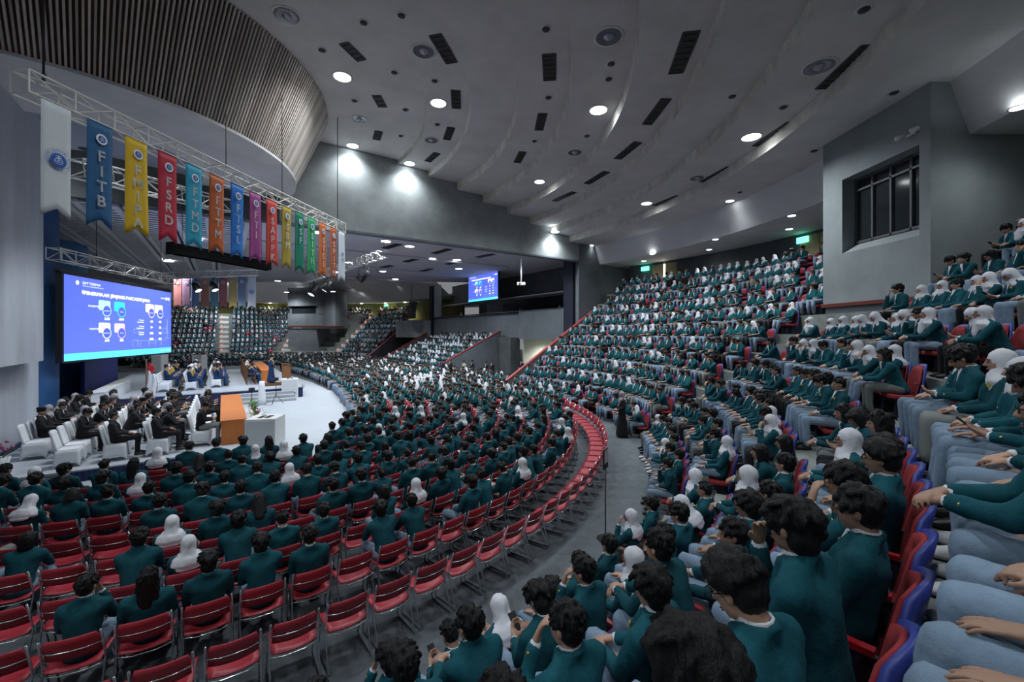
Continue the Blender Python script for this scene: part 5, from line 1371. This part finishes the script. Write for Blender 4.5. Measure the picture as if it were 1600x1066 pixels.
cover_row(-12.3, 19.3, 11, .30, .95, 'fourth side platform row', guest)
cover_row(-11.35, 18.75, 9, .30, .6, 'side platform desk row', guest, skip=(1, 2, 3))
def prof(p, where, k):
    person(POSES[rnd.choice([0, 4, 2, 0])], rnd.choice(['crop', 'crop', 'peci', 'scarf']), p, rzU+rnd.uniform(-.12, .12), 'navy-gowned professor with yellow hood, '+where, 'person', 'gowned professors on the main stage', jacket=M_navy, legs='skirt', legm=M_navy, extras=False, gown=True)
cover_row(-11.1, 4.9, 13, .60, .95, 'front stage row', prof)
cover_row(-12.25, 5.6, 13, .60, .85, 'middle stage row', prof, skip=(1,))
cover_row(-13.4, 5.7, 13, .60, .7, 'rear stage row', prof, skip=(0, 1, 2))
for k in range(13):
    p = hall(-9.35, 4.5-.8*k, .602)
    spawn(P_woodc, p, rzU, 'brown wooden armchair at the stage desk, %s from the near end' % ordn(k+1), 'chair', 'wooden armchairs at the stage desk')
    if k in (0, 5) or rnd.random() < .8: prof(p+V(0, 0, .035), 'wooden armchair %s from near end' % ordn(k+1), k)
# the speaker at the lectern, the woman in the aisle, staff at the entrance
person(STANDP, 'peci', hall(-8.35, 5.55, .602+.12), rzU, 'speaker standing at the lectern in navy gown and yellow hood', 'person', jacket=M_navy, legs='skirt', legm=M_navy, extras=False, gown=True)
pw = at(972, 683, 0); person(STANDP, 'scarf', pw, face(CSV-pw), 'woman in long black dress and grey scarf standing in the aisle', 'person', jacket=M_suit, legs='skirt', legm=M_trdark, headm=M_hijab2, extras=False, scale=.98)
for i, (px, d, hd, lm, lab) in enumerate(((760, 31, 'crop', M_trdark, 'man in black standing before the dark ramp wall, left one'), (769, 31.5, 'crop', M_trdark, 'man in black standing before the dark ramp wall, right one'), (815, 33, 'peci', M_trdark, 'man in black with a cap in the bright entrance'), (692, 33, 'short', M_trdark, 'photographer in black beside the centre tiers'), (725, 32, 'crop', M_trgrey, 'man in beige standing below the centre tiers'), (738, 32.5, 'short', M_trdark, 'man in purple-black standing below the centre tiers'), (704, 33.2, 'crop', M_trdark, 'second photographer in black beside the centre tiers'))):
    p = V((px-800)/FPX*d, d, 0); person(STANDP, hd, p, face(V(-.8, -.6, 0)), lab, 'person', 'standing staff', jacket=M_suit if i != 4 else mat('beige_cloth', (.40, .36, .28), .8), legm=lm, extras=False)
for i, (t, lab) in enumerate(((8.7, 'staff member in black at the right of the balcony ledge'), (2.8+.3, 'staff member on the balcony below the screen'), (-8.6, 'person in white on the left of the balcony'), (9.9, 'staff member by the bright balcony doorway'))):
    person(STANDP, 'crop' if i != 2 else 'scarf', hall(SB+1.4, t, 4.4), face(-FU), lab, 'person', 'people on the balcony', jacket=M_suit if i != 2 else M_hijab, extras=False)
for P_ in (P_fold, P_seat, P_cover, P_woodc): proto_done(P_)
bpy.data.scenes.remove(TMP)
